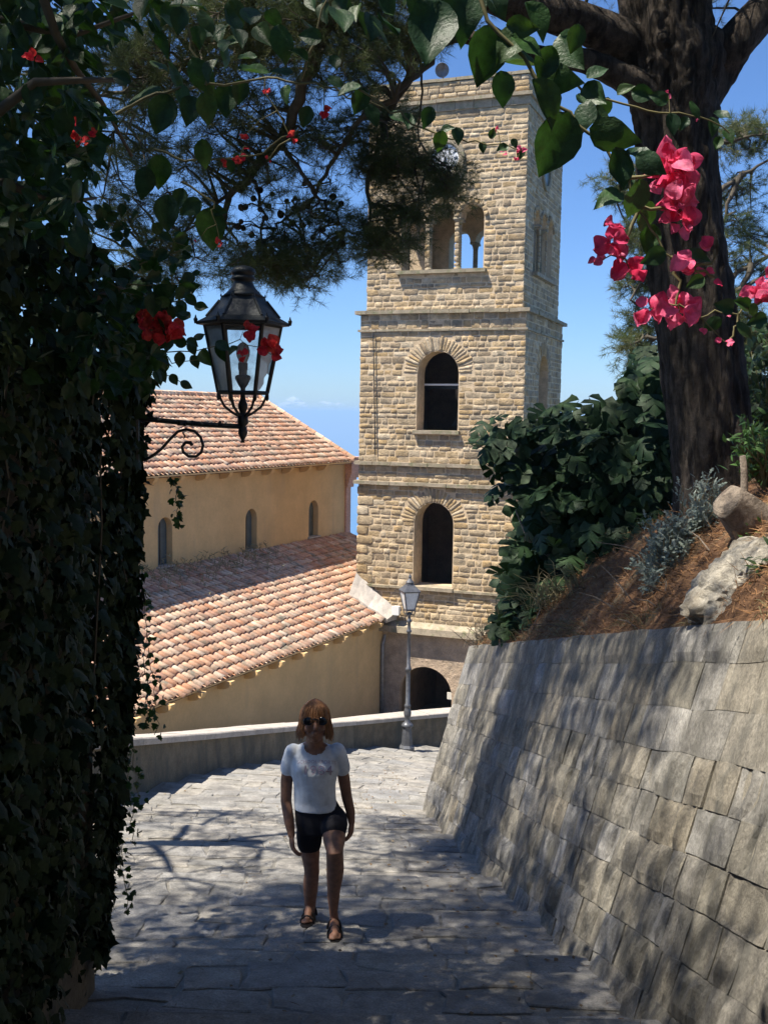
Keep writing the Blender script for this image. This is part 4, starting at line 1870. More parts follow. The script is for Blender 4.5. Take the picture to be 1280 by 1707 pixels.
class Tree:
    def __init__(self, name, label, cat, loc):
        self.root = thing(name, label, cat, loc)
        self.skel = []
        self.tw = MB()
        self.base, self.dirs = [], []
        self.cones = []

    def limb(self, name, pts, radii, n=20, rough=.05, sub=14, furrow=True):
        """Bark-covered tapering limb."""
        pts = [Vector(p) for p in pts]
        C_, Rr = [], []
        m_ = len(pts) - 1
        for i in range(m_ * sub + 1):
            t = i / sub
            k_ = min(int(t), m_ - 1)
            f = t - k_
            p0, p1, p2, p3 = pts[max(k_ - 1, 0)], pts[k_], pts[k_ + 1], pts[min(k_ + 2, m_)]
            q = .5 * ((2 * p1) + (p2 - p0) * f + (2 * p0 - 5 * p1 + 4 * p2 - p3) * f * f + (-p0 + 3 * p1 - 3 * p2 + p3) * f ** 3)
            C_.append(q)
            Rr.append(radii[k_] + (radii[k_ + 1] - radii[k_]) * f)
        mb = MB()
        mb.tube(C_, Rr, n)
        ctr = [c for c in C_ for _ in range(n)]
        rr = [r for r in Rr for _ in range(n)]
        acc = 0
        for i, v in enumerate(mb.v):
            v = Vector(v)
            d = v - ctr[i]
            r = rr[i]
            k_ = i % n
            ang = 2 * math.pi * k_ / n
            h = (i // n) * .06
            a = noise.fractal(Vector((math.cos(ang) * r * 9, math.sin(ang) * r * 9, h * 1.1)), 1.0, 2.0, 4)
            b = abs(noise.noise(Vector((math.cos(ang) * r * 24, math.sin(ang) * r * 24, h * 2.2))))
            v = ctr[i] + d * (1 + rough * a * 1.6 + (rough * 1.3 * (b - .3) if furrow else 0))
            mb.v[i] = tuple(v)
        o = mb.obj(name, MT['bark'], self.root, smooth=True)
        self.skel += list(zip(C_, Rr))
        return o

    def branch(self, pts, r0, r1, n=6):
        pts = [Vector(p) for p in pts]
        out = []
        for i in range(len(pts) - 1):
            for j in range(4):
                q = pts[i].lerp(pts[i + 1], j / 4)
                q += Vector((random.gauss(0, .014), random.gauss(0, .014), random.gauss(0, .014)))
                out.append(q)
        out.append(pts[-1])
        rad = [r0 + (r1 - r0) * i / (len(out) - 1) for i in range(len(out))]
        self.tw.tube(out, rad, n, False)
        self.skel += list(zip(out, rad))

    def cluster(self, c, rad, n, droop=-.15, maxlen=2.0):
        """Twigs from the nearest wood to the cluster centre, needles at their ends."""
        c = Vector(c)
        q = min(self.skel, key=lambda s: (s[0] - c).length)
        if (q[0] - c).length < maxlen:
            m1 = q[0].lerp(c, .5) + Vector((random.gauss(0, .05), random.gauss(0, .05), .04))
            self.tw.tube([q[0], m1, c], [min(.02, q[1]), .011, .006], 5, False)
        for i in range(n):
            d = Vector((random.gauss(0, 1), random.gauss(0, 1), random.gauss(0, .8)))
            d.normalize()
            p = c + Vector((d.x * rad[0], d.y * rad[1], d.z * rad[2])) * random.random() ** .5
            dr = (p - c) * 1.2 + Vector((random.gauss(0, .2), random.gauss(0, .2), droop + .15 + random.gauss(0, .15)))
            if dr.length < 1e-3:
                dr = Vector((0, 0, 1))
            dr.normalize()
            if i % 3 == 0:
                mm = c.lerp(p, .5) + Vector((0, 0, -.02))
                self.tw.tube([c, mm, p], [.006, .004, .002], 3, False)
            self.base.append(tuple(p))
            self.dirs.append(tuple(dr))

    def finish(self, per=46, length=.085, width=.0032, spread=.75):
        tag(self.tw.obj('branches', MT['twig'], self.root, smooth=True), kind='stuff')
        needle_tufts('needles', np.array(self.base), np.array(self.dirs), per, length, width, MT['needles'], self.root, spread)
        if self.cones:
            cm = MB()
            cm.lathe((0, 0, 0), [(.006, -.5), (.25, -.42), (.42, -.2), (.44, .05), (.3, .35), (.05, .55)], 7)
            me = cm.mesh('pine_cone', True)
            me.materials.append(MT['cone'])
            for p in self.cones:
                Rm = frames(unit(1), unit(1))[0]
                place('pine_cone', me, self.root, p, Rm, random.uniform(.05, .072))


pine = Tree('pine_tree', 'large old pine with thick furrowed trunk and heavy limbs on the bank', 'tree', bank_pt(9.3, 1.3))
D = 9.2
tr = [(1198, 905, 74), (1196, 830, 72), (1189, 760, 68), (1178, 680, 65), (1166, 580, 65), (1152, 480, 63), (1140, 390, 61), (1132, 300, 61), (1126, 220, 62), (1122, 160, 70), (1120, 110, 78), (1112, 60, 74), (1108, -10, 70), (1102, -130, 62), (1095, -260, 52)]
pine.limb('trunk', [at(a, b, D) for a, b, r in tr], [r * D / 1750 for a, b, r in tr], 110, .075, 14)
pine.limb('limb', [at(1110, 130, D), at(1050, 78, D - .1), at(985, 45, D - .3), at(915, 22, D - .5), at(850, 5, D - .6), at(770, -35, D - .8), at(640, -90, D - 1), at(480, -120, D - 1)], [.26, .19, .155, .14, .13, .12, .10, .07], 20, .07)
pine.limb('limb', [at(1125, 200, D), at(1070, 150, D - .2), at(1015, 118, D - .3), at(960, 98, D - .4), at(905, 92, D - .5), at(840, 80, D - .6), at(760, 60, D - .5), at(700, 95, D - .4)], [.2, .135, .105, .09, .07, .06, .055, .05], 18, .07)
pine.limb('limb', [at(1130, 200, D), at(1185, 125, D + .1), at(1225, 72, D), at(1265, 25, D), at(1330, -60, D), at(1400, -160, D)], [.24, .20, .165, .15, .14, .12], 20, .07)
pine.limb('dead_stub', [at(1085, 262, D - .35), at(1064, 242, D - .45), at(1050, 226, D - .5)], [.035, .026, .014], 8, .1, 5)
pine.limb('dead_stub', [at(1160, 50, D - .1), at(1172, 58, D - .2), at(1184, 67, D - .3)], [.012, .008, .004], 6, .1, 5)
# boughs seen against the sky and the tower
pine.branch([at(700, 95, 8.8), at(672, 140, 8.8), at(648, 195, 8.9), at(630, 250, 9.0), at(612, 320, 9.0), at(618, 380, 9.0)], .045, .012)
pine.branch([at(722, 90, 8.8), at(690, 130, 8.7), at(655, 160, 8.6), at(600, 200, 8.7), at(560, 260, 8.8), at(520, 330, 8.9), at(470, 370, 9)], .035, .010)
pine.branch([at(640, -90, 8.2), at(560, 20, 8.4), at(505, 140, 8.6), at(470, 235, 8.8), at(420, 290, 9.0), at(378, 330, 9.1), at(372, 372, 9.1)], .06, .022)
pine.branch([at(480, -120, 8.2), at(420, 0, 8.4), at(380, 60, 8.6), at(300, 110, 8.8), at(220, 150, 9.0), at(160, 160, 9.1)], .05, .012)
pine.branch([at(470, 235, 8.8), at(520, 310, 8.8), at(545, 345, 8.9), at(590, 390, 9)], .02, .006)
pine.branch([at(400, 60, 8.6), at(330, 90, 8.7), at(250, 130, 8.8), at(190, 220, 9)], .022, .006)
pine.branch([at(378, 330, 9.1), at(330, 360, 9.1), at(290, 400, 9.1), at(240, 440, 9.1)], .018, .006)
pine.branch([at(420, 290, 9.0), at(440, 360, 9), at(430, 430, 9), at(410, 465, 9)], .016, .005)
pine.branch([at(700, 95, 8.8), at(704, 150, 8.8), at(700, 230, 8.8), at(697, 265, 8.8)], .012, .005)


def region(tree, cx, cy, rx, ry, d, n, dd=.5, tufts=26, rad=.26):
    for _ in range(n):
        a = random.uniform(0, 2 * math.pi)
        q = random.random() ** .5
        tree.cluster(at(cx + rx * q * math.cos(a), cy + ry * q * math.sin(a), d + random.uniform(-dd, dd)), (rad, rad, rad * .6), int(tufts * .82))


for args in [(685, 315, 78, 66, 9.0, 20, .45, 26, .24), (722, 318, 34, 34, 8.9, 3, .2, 24, .17), (650, 380, 46, 48, 9.0, 9, .4, 28, .24), (640, 290, 34, 60, 9.0, 7, .4, 26, .24), (640, 235, 50, 60, 9.0, 8), (625, 395, 28, 45, 9.0, 6, .3), (560, 200, 60, 55, 9, 8), (500, 290, 85, 75, 9, 14, .5, 18),
             (520, 400, 70, 55, 9.1, 15, .5, 26), (430, 430, 60, 40, 9.1, 14, .5, 26), (490, 455, 45, 28, 9.1, 8, .4, 24), (330, 380, 70, 50, 9.1, 11, .5, 20), (270, 440, 60, 35, 9.1, 10, .5, 24),
             (360, 290, 60, 50, 9, 9, .5, 26), (330, 130, 110, 70, 8.8, 15, .7, 22), (480, 90, 90, 80, 8.6, 18, .7, 26), (600, 60, 70, 70, 8.6, 15, .6, 26), (250, 70, 90, 70, 8.8, 10, .7, 22),
             (400, 20, 150, 50, 8.6, 22, .8, 26), (690, 40, 50, 50, 8.7, 12, .5, 26), (230, 230, 70, 70, 9.1, 8, .6, 22), (400, 175, 80, 50, 8.9, 10, .5, 24), (740, 12, 60, 25, 8.6, 5), (200, 120, 90, 80, 8.8, 14, .7, 24), (330, 60, 120, 70, 8.7, 14, .7, 26), (500, 40, 120, 60, 8.6, 12, .7, 26), (440, 230, 70, 60, 8.9, 8, .5, 22), (590, 110, 70, 60, 8.6, 8, .5, 24), (300, 210, 70, 60, 9, 8, .5, 22), (230, 310, 60, 80, 9.1, 10, .5, 22), (200, 400, 60, 50, 9.1, 7, .5, 22)]:
    region(pine, *args)
# crown above the picture, clusters added for their shade on trunk, wall and path
for _ in range(95):
    p = Vector((random.uniform(-4.4, 3.6), random.uniform(6.3, 11.5), random.uniform(3.9, 6.4)))
    pine.cluster(p, (.42, .42, .28), 30, maxlen=1.2)
for _ in range(90):
    p = Vector((random.uniform(-.6, 3.2), random.uniform(6.8, 10.2), random.uniform(3.6, 5.4)))
    pine.cluster(p, (.45, .45, .3), 34, maxlen=1.2)
for _ in range(70):
    p = Vector((random.uniform(-4.4, -.5), random.uniform(5.8, 10.5), random.uniform(3.7, 5.6)))
    pine.cluster(p, (.45, .45, .3), 34, maxlen=1.2)
for _ in range(80):
    p = Vector((random.uniform(-4.2, -.2), random.uniform(6.6, 11), random.uniform(4.2, 5.4)))
    pine.cluster(p, (.42, .42, .3), 32, maxlen=1.2)
for _ in range(50):
    p = Vector((random.uniform(-3.6, -.7), random.uniform(5.1, 6.8), random.uniform(4.3, 5.3)))
    pine.cluster(p, (.42, .42, .3), 26, maxlen=1.2)
for _ in range(16):
    p = Vector((random.uniform(-1.5, -.3), random.uniform(4.4, 5.5), random.uniform(4.5, 5.3)))
    pine.cluster(p, (.40, .40, .3), 26, maxlen=1.2)
for _ in range(110):  # unseen layer added to block overhead sky light on the foreground
    p = Vector((random.uniform(-.5, 3.8), random.uniform(0, 8), random.uniform(5.4, 6.4)))
    pine.cluster(p, (.5, .5, .3), 34, maxlen=1.2)
for px, py in [(405, 340), (418, 352), (430, 338), (441, 356), (452, 344), (398, 362), (412, 375), (425, 385), (446, 372), (460, 380), (470, 360), (484, 350), (495, 380), (505, 372), (518, 345), (527, 352), (536, 362),
               (545, 380), (530, 390), (506, 352), (492, 330), (480, 395), (462, 400), (440, 395), (428, 405), (410, 400), (395, 385), (470, 330), (455, 322), (500, 398), (515, 300), (560, 370), (575, 345), (548, 330), (400, 320), (436, 320), (580, 400)]:
    c_ = at(px + random.uniform(-9, 9), py + random.uniform(-9, 9), 8.95 + random.uniform(-.2, .2))
    pine.cones.append(c_)
    q_ = min(pine.skel, key=lambda e: (e[0] - c_).length)
    pine.tw.tube([q_[0], q_[0].lerp(c_, .5) + Vector((0, 0, .03)), c_], [.007, .005, .004], 4, False)
pine.finish()

# second pine behind the trunk, seen at both sides of it
p2 = Tree('pine_tree', 'smaller pine with drooping branches behind the big trunk on the right', 'tree', (4.6, 15.0, -1.4))
d2 = 14.0
p2.limb('trunk', [at(1172, 800, d2), at(1168, 600, d2), at(1158, 420, d2), at(1150, 250, d2), at(1146, 120, d2)], [.16, .15, .13, .10, .07], 14, .06)
for pts in ([(1160, 360), (1200, 318), (1240, 290), (1290, 262)], [(1162, 500), (1210, 470), (1250, 440), (1300, 412)], [(1162, 520), (1215, 490), (1265, 462), (1310, 450)], [(1150, 300), (1095, 290), (1050, 300), (1025, 330)],
            [(1160, 470), (1110, 455), (1070, 470), (1050, 500)], [(1165, 600), (1120, 570), (1080, 560), (1050, 575)], [(1240, 290), (1215, 330), (1205, 370)], [(1250, 440), (1235, 480), (1225, 520)], [(1165, 620), (1230, 590), (1280, 600)], [(1150, 240), (1210, 235), (1270, 225)]):
    p2.branch([at(a, b, d2 - .3) for a, b in pts], .05, .012)
for args in [(1240, 235, 50, 28, d2, 13, .4, 24), (1235, 330, 45, 40, d2, 9, .4, 16), (1250, 380, 40, 40, d2, 8, .4, 16), (1235, 450, 50, 30, d2, 7, .4, 18), (1240, 530, 45, 55, d2, 16, .5, 26), (1050, 310, 35, 40, d2, 10, .4, 24), (1062, 370, 28, 40, d2, 8, .4, 24),
             (1070, 480, 30, 30, d2, 9, .4, 24), (1065, 585, 30, 30, d2, 9, .4, 26), (1090, 420, 30, 60, d2, 8, .4, 24), (1075, 530, 25, 25, d2, 5, .3, 24), (1250, 620, 40, 60, d2, 16, .5, 28)]:
    region(p2, *args, rad=.32)
p2.finish(46, .11, .0048)

# pine standing out of the picture on the left: its crown shades the path
p3 = Tree('pine_tree', 'pine crown at the upper left edge behind the bougainvillea, with unseen clusters added for shade', 'tree', (-5.6, 9.6, -4.4))
p3.limb('trunk', [(-5.6, 9.6, -4.6), (-5.5, 9.5, -1.5), (-5.3, 9.3, 1), (-5.0, 9.1, 3.4)], [.26, .22, .18, .10], 14, .06)
for pts in ([(-5.3, 9.3, .9), (-4.6, 9.0, 1.4), (-3.9, 8.8, 1.6)], [(-5.1, 9.2, 2.2), (-4.3, 9.6, 2.6), (-3.4, 9.8, 2.8)], [(-5.2, 9.2, 1.6), (-4.9, 8.3, 2.0), (-4.6, 7.4, 2.2)], [(-5.0, 9.1, 3.0), (-4.2, 8.6, 3.4), (-3.4, 8.2, 3.5)], [(-5.2, 9.3, 2.0), (-5.4, 10.4, 2.4), (-5.3, 11.4, 2.6)]):
    p3.branch(pts, .06, .015)
for _ in range(75):
    p = Vector((random.uniform(-6.6, -3.1), random.uniform(6.6, 11.6), random.uniform(.9, 3.6)))
    p3.cluster(p, (.40, .40, .26), 30, maxlen=1.6)
for _ in range(260):  # out-of-view clusters added to shade the bougainvillea
    p = Vector((random.uniform(-7.5, -1.8), random.uniform(-1.5, 7), random.uniform(2.4, 5.2)))
    if p.x > -.42 * p.y - .5 and p.z < .5 * p.y + .5:
        continue
    p3.cluster(p, (.45, .45, .3), 32, maxlen=1.6)
for _ in range(150):  # unseen clusters added to shade the walker and the near path
    p = Vector((random.uniform(-5.4, -2.5), random.uniform(3.2, 6.9), random.uniform(3.8, 5.2)))
    p3.cluster(p, (.45, .45, .3), 34, maxlen=1.6)
for _ in range(110):  # unseen clusters above the camera, added to cut overhead sky light
    p = Vector((random.uniform(-4, 3), random.uniform(-4, .5), random.uniform(4.6, 5.8)))
    p3.cluster(p, (.5, .5, .3), 34, maxlen=1.6)
for _ in range(80):  # unseen clusters added to throw shade on the bougainvillea bush
    p = Vector((random.uniform(-3.7, -1.9), random.uniform(1.2, 4.4), random.uniform(4.2, 5.2)))
    p3.cluster(p, (.45, .45, .3), 34, maxlen=1.6)
p3.finish()

# ------------------------------------------------------------------ fig tree below the tower
def fig_template(bend):
    half = [(0, 0), (-.03, .20), (-.10, .38), (.14, .50), (.34, .48), (.42, .33), (.56, .45), (.78, .40), (.80, .25), (.93, .15), (1.0, .05)]
    out = half + [(1.03, 0)] + [(x, -y) for x, y in reversed(half[1:])]
    V = [(x, y, -bend * (x * x * .35 + abs(y) * .35)) for x, y in out] + [(.2, 0, .02), (.5, 0, .03 - bend * .06), (.8, 0, -bend * .18)]
    n_ = len(out)
    c0, c1, c2 = n_, n_ + 1, n_ + 2
    T_ = []
    for i in range(n_):
        j = (i + 1) % n_
        x = (out[i][0] + out[j][0]) / 2
        T_.append((j, i, c0 if x < .36 else (c1 if x < .68 else c2)))
    T_ += [(5, c0, c1), (n_ - 5, c1, c0), (8, c1, c2), (n_ - 8, c2, c1)]
    return np.array(V, float), [np.array(T_)]


FT = [fig_template(b) for b in (.25, .5, .8)]
FM = [mesh_np('fig_leaf', t[0], t[1], True) for t in FT]
for m in FM:
    m.materials.append(MT['fig'])


def inside(poly, x, y):
    c = False
    n_ = len(poly)
    for i in range(n_):
        x0, y0 = poly[i]
        x1, y1 = poly[(i + 1) % n_]
        if (y0 > y) != (y1 > y) and x < (x1 - x0) * (y - y0) / (y1 - y0) + x0:
            c = not c
    return c


fig = thing('fig_tree', 'bushy fig tree with large dark lobed leaves between tower and pine trunk', 'fig tree', bank_pt(11.3, .5))
fig_main = [(832, 1030), (846, 950), (872, 880), (868, 820), (846, 770), (856, 720), (930, 690), (985, 690), (992, 730), (1010, 690), (1040, 660), (1060, 610), (1095, 590), (1118, 640), (1128, 740), (1130, 810), (1098, 870), (1052, 915), (1000, 962), (930, 985), (880, 1030), (848, 1050)]
fl_pos = []
while len(fl_pos) < 900:
    x, y = random.uniform(800, 1140), random.uniform(560, 1060)
    if inside(fig_main, x, y):
        dd = 11.2 - (x - 960) * .004 + random.uniform(-.75, .75)
        p = at(x, y, dd)
        fl_pos.append((p, (x, y), dd))
# the arm of leaves that reaches over the tower
for x, y in [(815, 705), (835, 715), (855, 700), (826, 735), (812, 745), (845, 735), (868, 722), (828, 790), (838, 770), (832, 812), (850, 790), (862, 760), (880, 745), (888, 705), (905, 690), (930, 680), (960, 690), (860, 785), (985, 700), (945, 672), (1040, 640), (1052, 622), (1066, 590), (1082, 572), (1012, 672), (1024, 690)]:
    for _ in range(2):
        fl_pos.append((at(x + random.uniform(-7, 7), y + random.uniform(-7, 7), 10.9 + random.uniform(-.12, .12)), (x, y), 10.5))
fl_pos.sort(key=lambda q: q[2])
N = len(fl_pos)
P = np.array([tuple(q[0]) for q in fl_pos])
axd = np.array([-.15, -.45, -.55])[None] + rng.normal(0, .55, (N, 3))
nrm = np.array([-.35, -.75, .75])[None] + rng.normal(0, .4, (N, 3))
R = frames(axd, nrm)
Ss = rng.uniform(.17, .33, N)
for i in range(300):
    place('leaf', FM[i % 3], fig, P[i], R[i], Ss[i])
idx = np.arange(300, N)
tag(link('foliage', batch('foliage', FT[1], R[idx], P[idx], Ss[idx], rng.uniform(0, 1, len(idx)), True), MT['fig'], fig), kind='stuff')
mb = MB()
for pts in ([(990, 960), (960, 880), (930, 800), (890, 740), (850, 712)], [(1000, 955), (1000, 860), (1000, 760), (975, 700)], [(1010, 950), (1060, 860), (1090, 760), (1100, 690), (1080, 600)], [(1055, 860), (1085, 800), (1110, 770), (1116, 745)], [(970, 970), (920, 930), (880, 900), (860, 850)], [(1100, 850), (1105, 800), (1060, 700), (1040, 650)],
            [(1058, 700), (1055, 760), (1062, 800)], [(930, 800), (880, 790), (840, 800)]):
    q = [at(a, b, 11.2) + Vector((0, random.uniform(-.1, .1), 0)) for a, b in pts]
    mb.tube(q, [.035 - .027 * i / (len(q) - 1) for i in range(len(q))], 6)
mb.obj('stems', MT['log'], fig, smooth=True)

# ------------------------------------------------------------------ things on the bank
# silvery bush
sb_ = thing('silver_bush', 'low silvery grey leaved bush at the foot of the pine trunk', 'bush', at(1140, 930, 8.0))
lobed = (np.array([(0, 0, 0), (.2, .16, .02), (.3, .05, .03), (.5, .24, .0), (.58, .07, .02), (.8, .16, -.04), (1, 0, -.1), (.8, -.16, -.04), (.58, -.07, .02), (.5, -.24, .0), (.3, -.05, .03), (.2, -.16, .02)], float),
         [np.array([(0, 1, 2, 11) if False else (0, 1, 2, 10), (0, 10, 11, 11)][:1] + [(2, 3, 4, 8), (4, 5, 6, 8)]), np.array([(0, 10, 11), (2, 8, 10), (8, 9, 10), (6, 7, 8)])])
Ps, As = [], []
st_ = MB()
for _ in range(120):
    u = random.random()
    x = 1075 + 120 * u + random.gauss(0, 10)
    y = 960 - 130 * u + random.gauss(0, 28)
    foot = at(1100 + 70 * u, 985 - 75 * u, 8.05 + random.uniform(-.3, .3))
    tip = at(x, y, 7.95 + random.uniform(-.45, .45))
    st_.tube([foot, foot.lerp(tip, .5) + Vector((random.gauss(0, .03), random.gauss(0, .03), .03)), tip], [.008, .006, .003], 4, False)
    for _ in range(26):
        f = random.random() ** .45
        p = foot.lerp(tip, .35 + .65 * f) + Vector((random.gauss(0, .035), random.gauss(0, .035), random.gauss(0, .03)))
        Ps.append(tuple(p))
        dv = (tip - foot).normalized() * .7 + Vector((random.gauss(0, .6), random.gauss(0, .6), random.gauss(0, .5)))
        As.append(tuple(dv))
Ps, As = np.array(Ps), np.array(As)
N = len(Ps)
tag(link('leaves', batch('leaves', lobed, frames(As, unit(N) * .7 + [0, -.3, .8]), Ps, rng.uniform(.04, .08, N), rng.uniform(0, 1, N)), MT['silver'], sb_), kind='stuff')
tag(st_.obj('stems', MT['drygrass'], sb_), kind='stuff')

# weathered stump lying on its side
lg = thing('tree_stump', 'weathered grey sawn tree stump jutting out above the pale rock', 'stump', at(1235, 870, 7.0))
pts = [at(1212, 834, 6.7), at(1232, 850, 6.74), at(1254, 872, 6.78), at(1280, 896, 6.82), at(1330, 930, 6.9)]
C_ = []
for i in range(len(pts) - 1):
    for j in range(8):
        C_.append(pts[i].lerp(pts[i + 1], j / 8))
C_.append(pts[-1])
rad = [.108 + .02 * min(1, i / 12) + .03 * (i / len(C_)) for i in range(len(C_))]
mb = MB()
mb.tube(C_, rad, 26)
for i, v in enumerate(mb.v):
    c = C_[min(i // 26, len(C_) - 1)]
    a = 2 * math.pi * (i % 26) / 26
    h = (i // 26) * .03
    f = 1 + .22 * noise.fractal(Vector((math.cos(a) * 1.3, math.sin(a) * 1.3, h * .8)), 1, 2, 4) + .10 * abs(noise.noise(Vector((math.cos(a) * 4, math.sin(a) * 4, h * .6))))
    mb.v[i] = tuple(c + (Vector(v) - c) * f)
body = mb.obj('stump_wood', MT['log'], lg, smooth=True)
mb = MB()
fc = pts[0]
ax_ = (pts[0] - pts[1]).normalized()
mb.lathe(fc - ax_ * .01, [(.085, 0), (.098, .012), (.05, .024), (.02, .012)], 18, ax_)
mb.obj('cut_face', MT['log'], lg)
mb = MB()
mb.tube([at(1236, 845, 6.98), at(1240, 822, 7.0), at(1240, 790, 7.02), at(1237, 760, 7.0)], [.030, .026, .024, .020], 9)
mb.obj('upright_branch_stub', MT['log'], lg, smooth=True)
# splintered end hanging down
mb = MB()
mb.tube([at(1225, 880, 6.7), at(1233, 902, 6.65), at(1243, 897, 6.6)], [.03, .02, .008], 7)
mb.obj('splinter', MT['litter'], lg)

# pale rock
rk = MB()
bm = bmesh.new()
bmesh.ops.create_icosphere(bm, subdivisions=5, radius=1)
rc = at(1268, 990, 6.15)
for v in bm.verts:
    p = v.co.copy()
    f = noise.fractal(p * 1.6 + Vector((3, 1, 7)), 1.0, 2.0, 6)
    r_ = noise.noise(p * 3.1 + Vector((9, 2, 4)))
    q = p * (1 + .34 * f + .16 * abs(r_)) + p * .05 * noise.noise(p * 11)
    q = Vector((q.x * .36, q.y * .40, q.z * .33))
    q = Vector((q.x + q.z * .25, q.y, q.z + q.x * .12))
    v.co = rc + q
me = bpy.data.meshes.new('rock')
bm.to_mesh(me)
bm.free()
tag(link('rock', me, MT['rock']), 'pale rough limestone rock on the bank right above the retaining wall', 'rock')


def shrub(name, label, cat, foot, tips, leaf_l, leaf_w, material, n_leaf=14, dep=.25, spread=.05):
    t = thing(name, label, cat, foot)
    templ = (np.array([(0, 0, 0), (.3, leaf_w, .03), (.65, leaf_w * .85, .0), (1, 0, -.12), (.65, -leaf_w * .85, 0), (.3, -leaf_w, .03), (.45, 0, .05)], float), [np.array([(0, 1, 6), (1, 2, 6), (2, 3, 6), (3, 4, 6), (4, 5, 6), (5, 0, 6)])])
    s_ = MB()
    Ps, As = [], []
    for tip in tips:
        s_.tube([foot, Vector(foot).lerp(tip, .5) + Vector((random.gauss(0, .04), random.gauss(0, .04), .02)), tip], [.012, .008, .003], 5, False)
        for _ in range(n_leaf):
            f = random.random() ** .5
            p = Vector(foot).lerp(tip, .25 + .75 * f) + Vector((random.gauss(0, spread), random.gauss(0, spread), random.gauss(0, spread)))
            Ps.append(tuple(p))
            dv = (tip - Vector(foot)).normalized() * .6 + Vector((random.gauss(0, .7), random.gauss(0, .7), random.gauss(0, .5) + .15))
            As.append(tuple(dv))
    Ps, As = np.array(Ps), np.array(As)
    N = len(Ps)
    me = batch('leaves', templ, frames(As, unit(N) * .6 + [-.3, -.2, .8]), Ps, rng.uniform(.75, 1.2, N) * leaf_l, rng.uniform(0, 1, N))
    tag(link('leaves', me, material, t), kind='stuff')
    tag(s_.obj('stems', MT['stem'], t), kind='stuff')
    return t


def tips(cx, cy, rx, ry, d, n, dd=.3):
    o = []
    for _ in range(n):
        a = random.uniform(0, 2 * math.pi)
        q = random.random() ** .5
        o.append(at(cx + rx * q * math.cos(a), cy + ry * q * math.sin(a), d + random.uniform(-dd, dd)))
    return o


shrub('green_shrub', 'fresh green narrow leaved shrub behind the upright stub of the stump', 'shrub', at(1275, 820, 7.5), tips(1255, 745, 38, 40, 7.4, 26), .075, .16, MT['fresh'], 14)
shrub('green_shrub', 'small green sprig overhanging the pale rock at the right edge', 'shrub', at(1296, 960, 5.9), tips(1268, 970, 26, 36, 5.9, 14, .15), .075, .14, MT['shrub'], 13)
shrub('green_shrub', 'little green tuft directly under the stump', 'shrub', at(1275, 925, 6.6), tips(1262, 912, 20, 16, 6.5, 9, .1), .05, .16, MT['fresh'], 10)
shrub('laurel_bush', 'dark leafy bush right of the pine trunk at the picture edge', 'bush', at(1300, 830, 11), tips(1275, 660, 45, 110, 11.2, 60, .7), .13, .22, MT['shrub'], 24, spread=.12)
sky_blocker = thing('sky_block_foliage', 'unseen foliage right of and behind the camera, added to block sky light', 'sky_blocker', (5.5, 2.0, .5))
hp_ = []  # leaf points of unseen foliage added to cut sky light on the foreground
while len(hp_) < 7000:
    x, y, z = random.uniform(3.9, 6.2), random.uniform(-6, 7.4), random.uniform(.3, 5.6)
    if x / max(y, .1) < .40 and y > 0:
        continue
    hp_.append((x, y, z))
while len(hp_) < 13000:  # more of it behind the camera, added to block sky light
    hp_.append((random.uniform(-6, 6), random.uniform(-5.2, -3.4), random.uniform(-1.6, 6.2)))
hp_ = np.array(hp_)
N = len(hp_)
big = (np.array([(0, 0, 0), (.3, .24, .03), (.65, .22, .0), (1, 0, -.12), (.65, -.22, 0), (.3, -.24, .03)], float), [np.array([(0, 1, 2), (0, 2, 3), (0, 3, 4), (0, 4, 5)])])
tag(link('foliage', batch('foliage', big, frames(unit(N) + [0, 0, .2], unit(N)), hp_, rng.uniform(.25, .42, N), rng.uniform(0, 1, N)), MT['shrub'], sky_blocker), kind='stuff')
# dry grass and twigs at the edge of the wall
mb = MB()
for cx, cy, d, n, h in ((920, 1010, 10.6, 90, .45), (880, 1025, 11.4, 60, .4), (960, 990, 10.2, 50, .35), (850, 1055, 12.2, 40, .3)):
    for _ in range(n):
        p = at(cx + random.gauss(0, 22), cy + random.gauss(0, 8), d + random.uniform(-.3, .3))
        dr = Vector((random.gauss(-.25, .5), random.gauss(-.2, .4), random.uniform(.3, 1))).normalized()
        l = h * random.uniform(.5, 1.1)
        mb.cur = random.random()
        mb.tube([p, p + dr * l * .6 + Z * .03, p + dr * l + Vector((dr.x * .1, 0, -.06))], [.005, .004, .001], 3, False)
for _ in range(420):
    y = random.uniform(4.6, 13.2)
    if noise.noise(Vector((y * 1.3, 0, 7))) < -.05:
        continue
    p = bank_pt(y, random.uniform(0, .12), .0)
    dr = (WN * random.uniform(-.2, 1.0) + Vector((random.gauss(0, .5), random.gauss(0, .5), random.uniform(-.3, .8)))).normalized()
    l = random.uniform(.05, .17)
    mb.cur = random.random()
    mb.tube([p, p + dr * l * .6 + Z * .01, p + dr * l - Z * random.uniform(0, .04)], [.0032, .0025, .0008], 3, False)
tag(mb.obj('dry_grass', MT['drygrass']), 'straw coloured dry grass under the fig tree on the bank edge', 'grass', kind='stuff')
mb = MB()
for _ in range(110):
    p = at(815 + random.gauss(0, 10), 1078 + random.gauss(0, 6), 13.1 + random.uniform(-.3, .3))
    dr = Vector((random.gauss(0, .5), random.gauss(0, .4), random.uniform(.4, 1))).normalized()
    l = random.uniform(.15, .42)
    e = p + dr * l
    mb.tube([p, p.lerp(e, .5), e], [.005, .004, .002], 3, False)
    for _ in range(3):
        a = p.lerp(e, random.uniform(.3, .9))
        mb.tube([a, a + Vector((random.gauss(0, .06), random.gauss(0, .06), random.uniform(.02, .09)))], [.003, .001], 3, False)
tag(mb.obj('dry_shrub', MT['twig']), 'bare twiggy dry shrub at the far top corner of the retaining wall', 'shrub')
mb = MB()
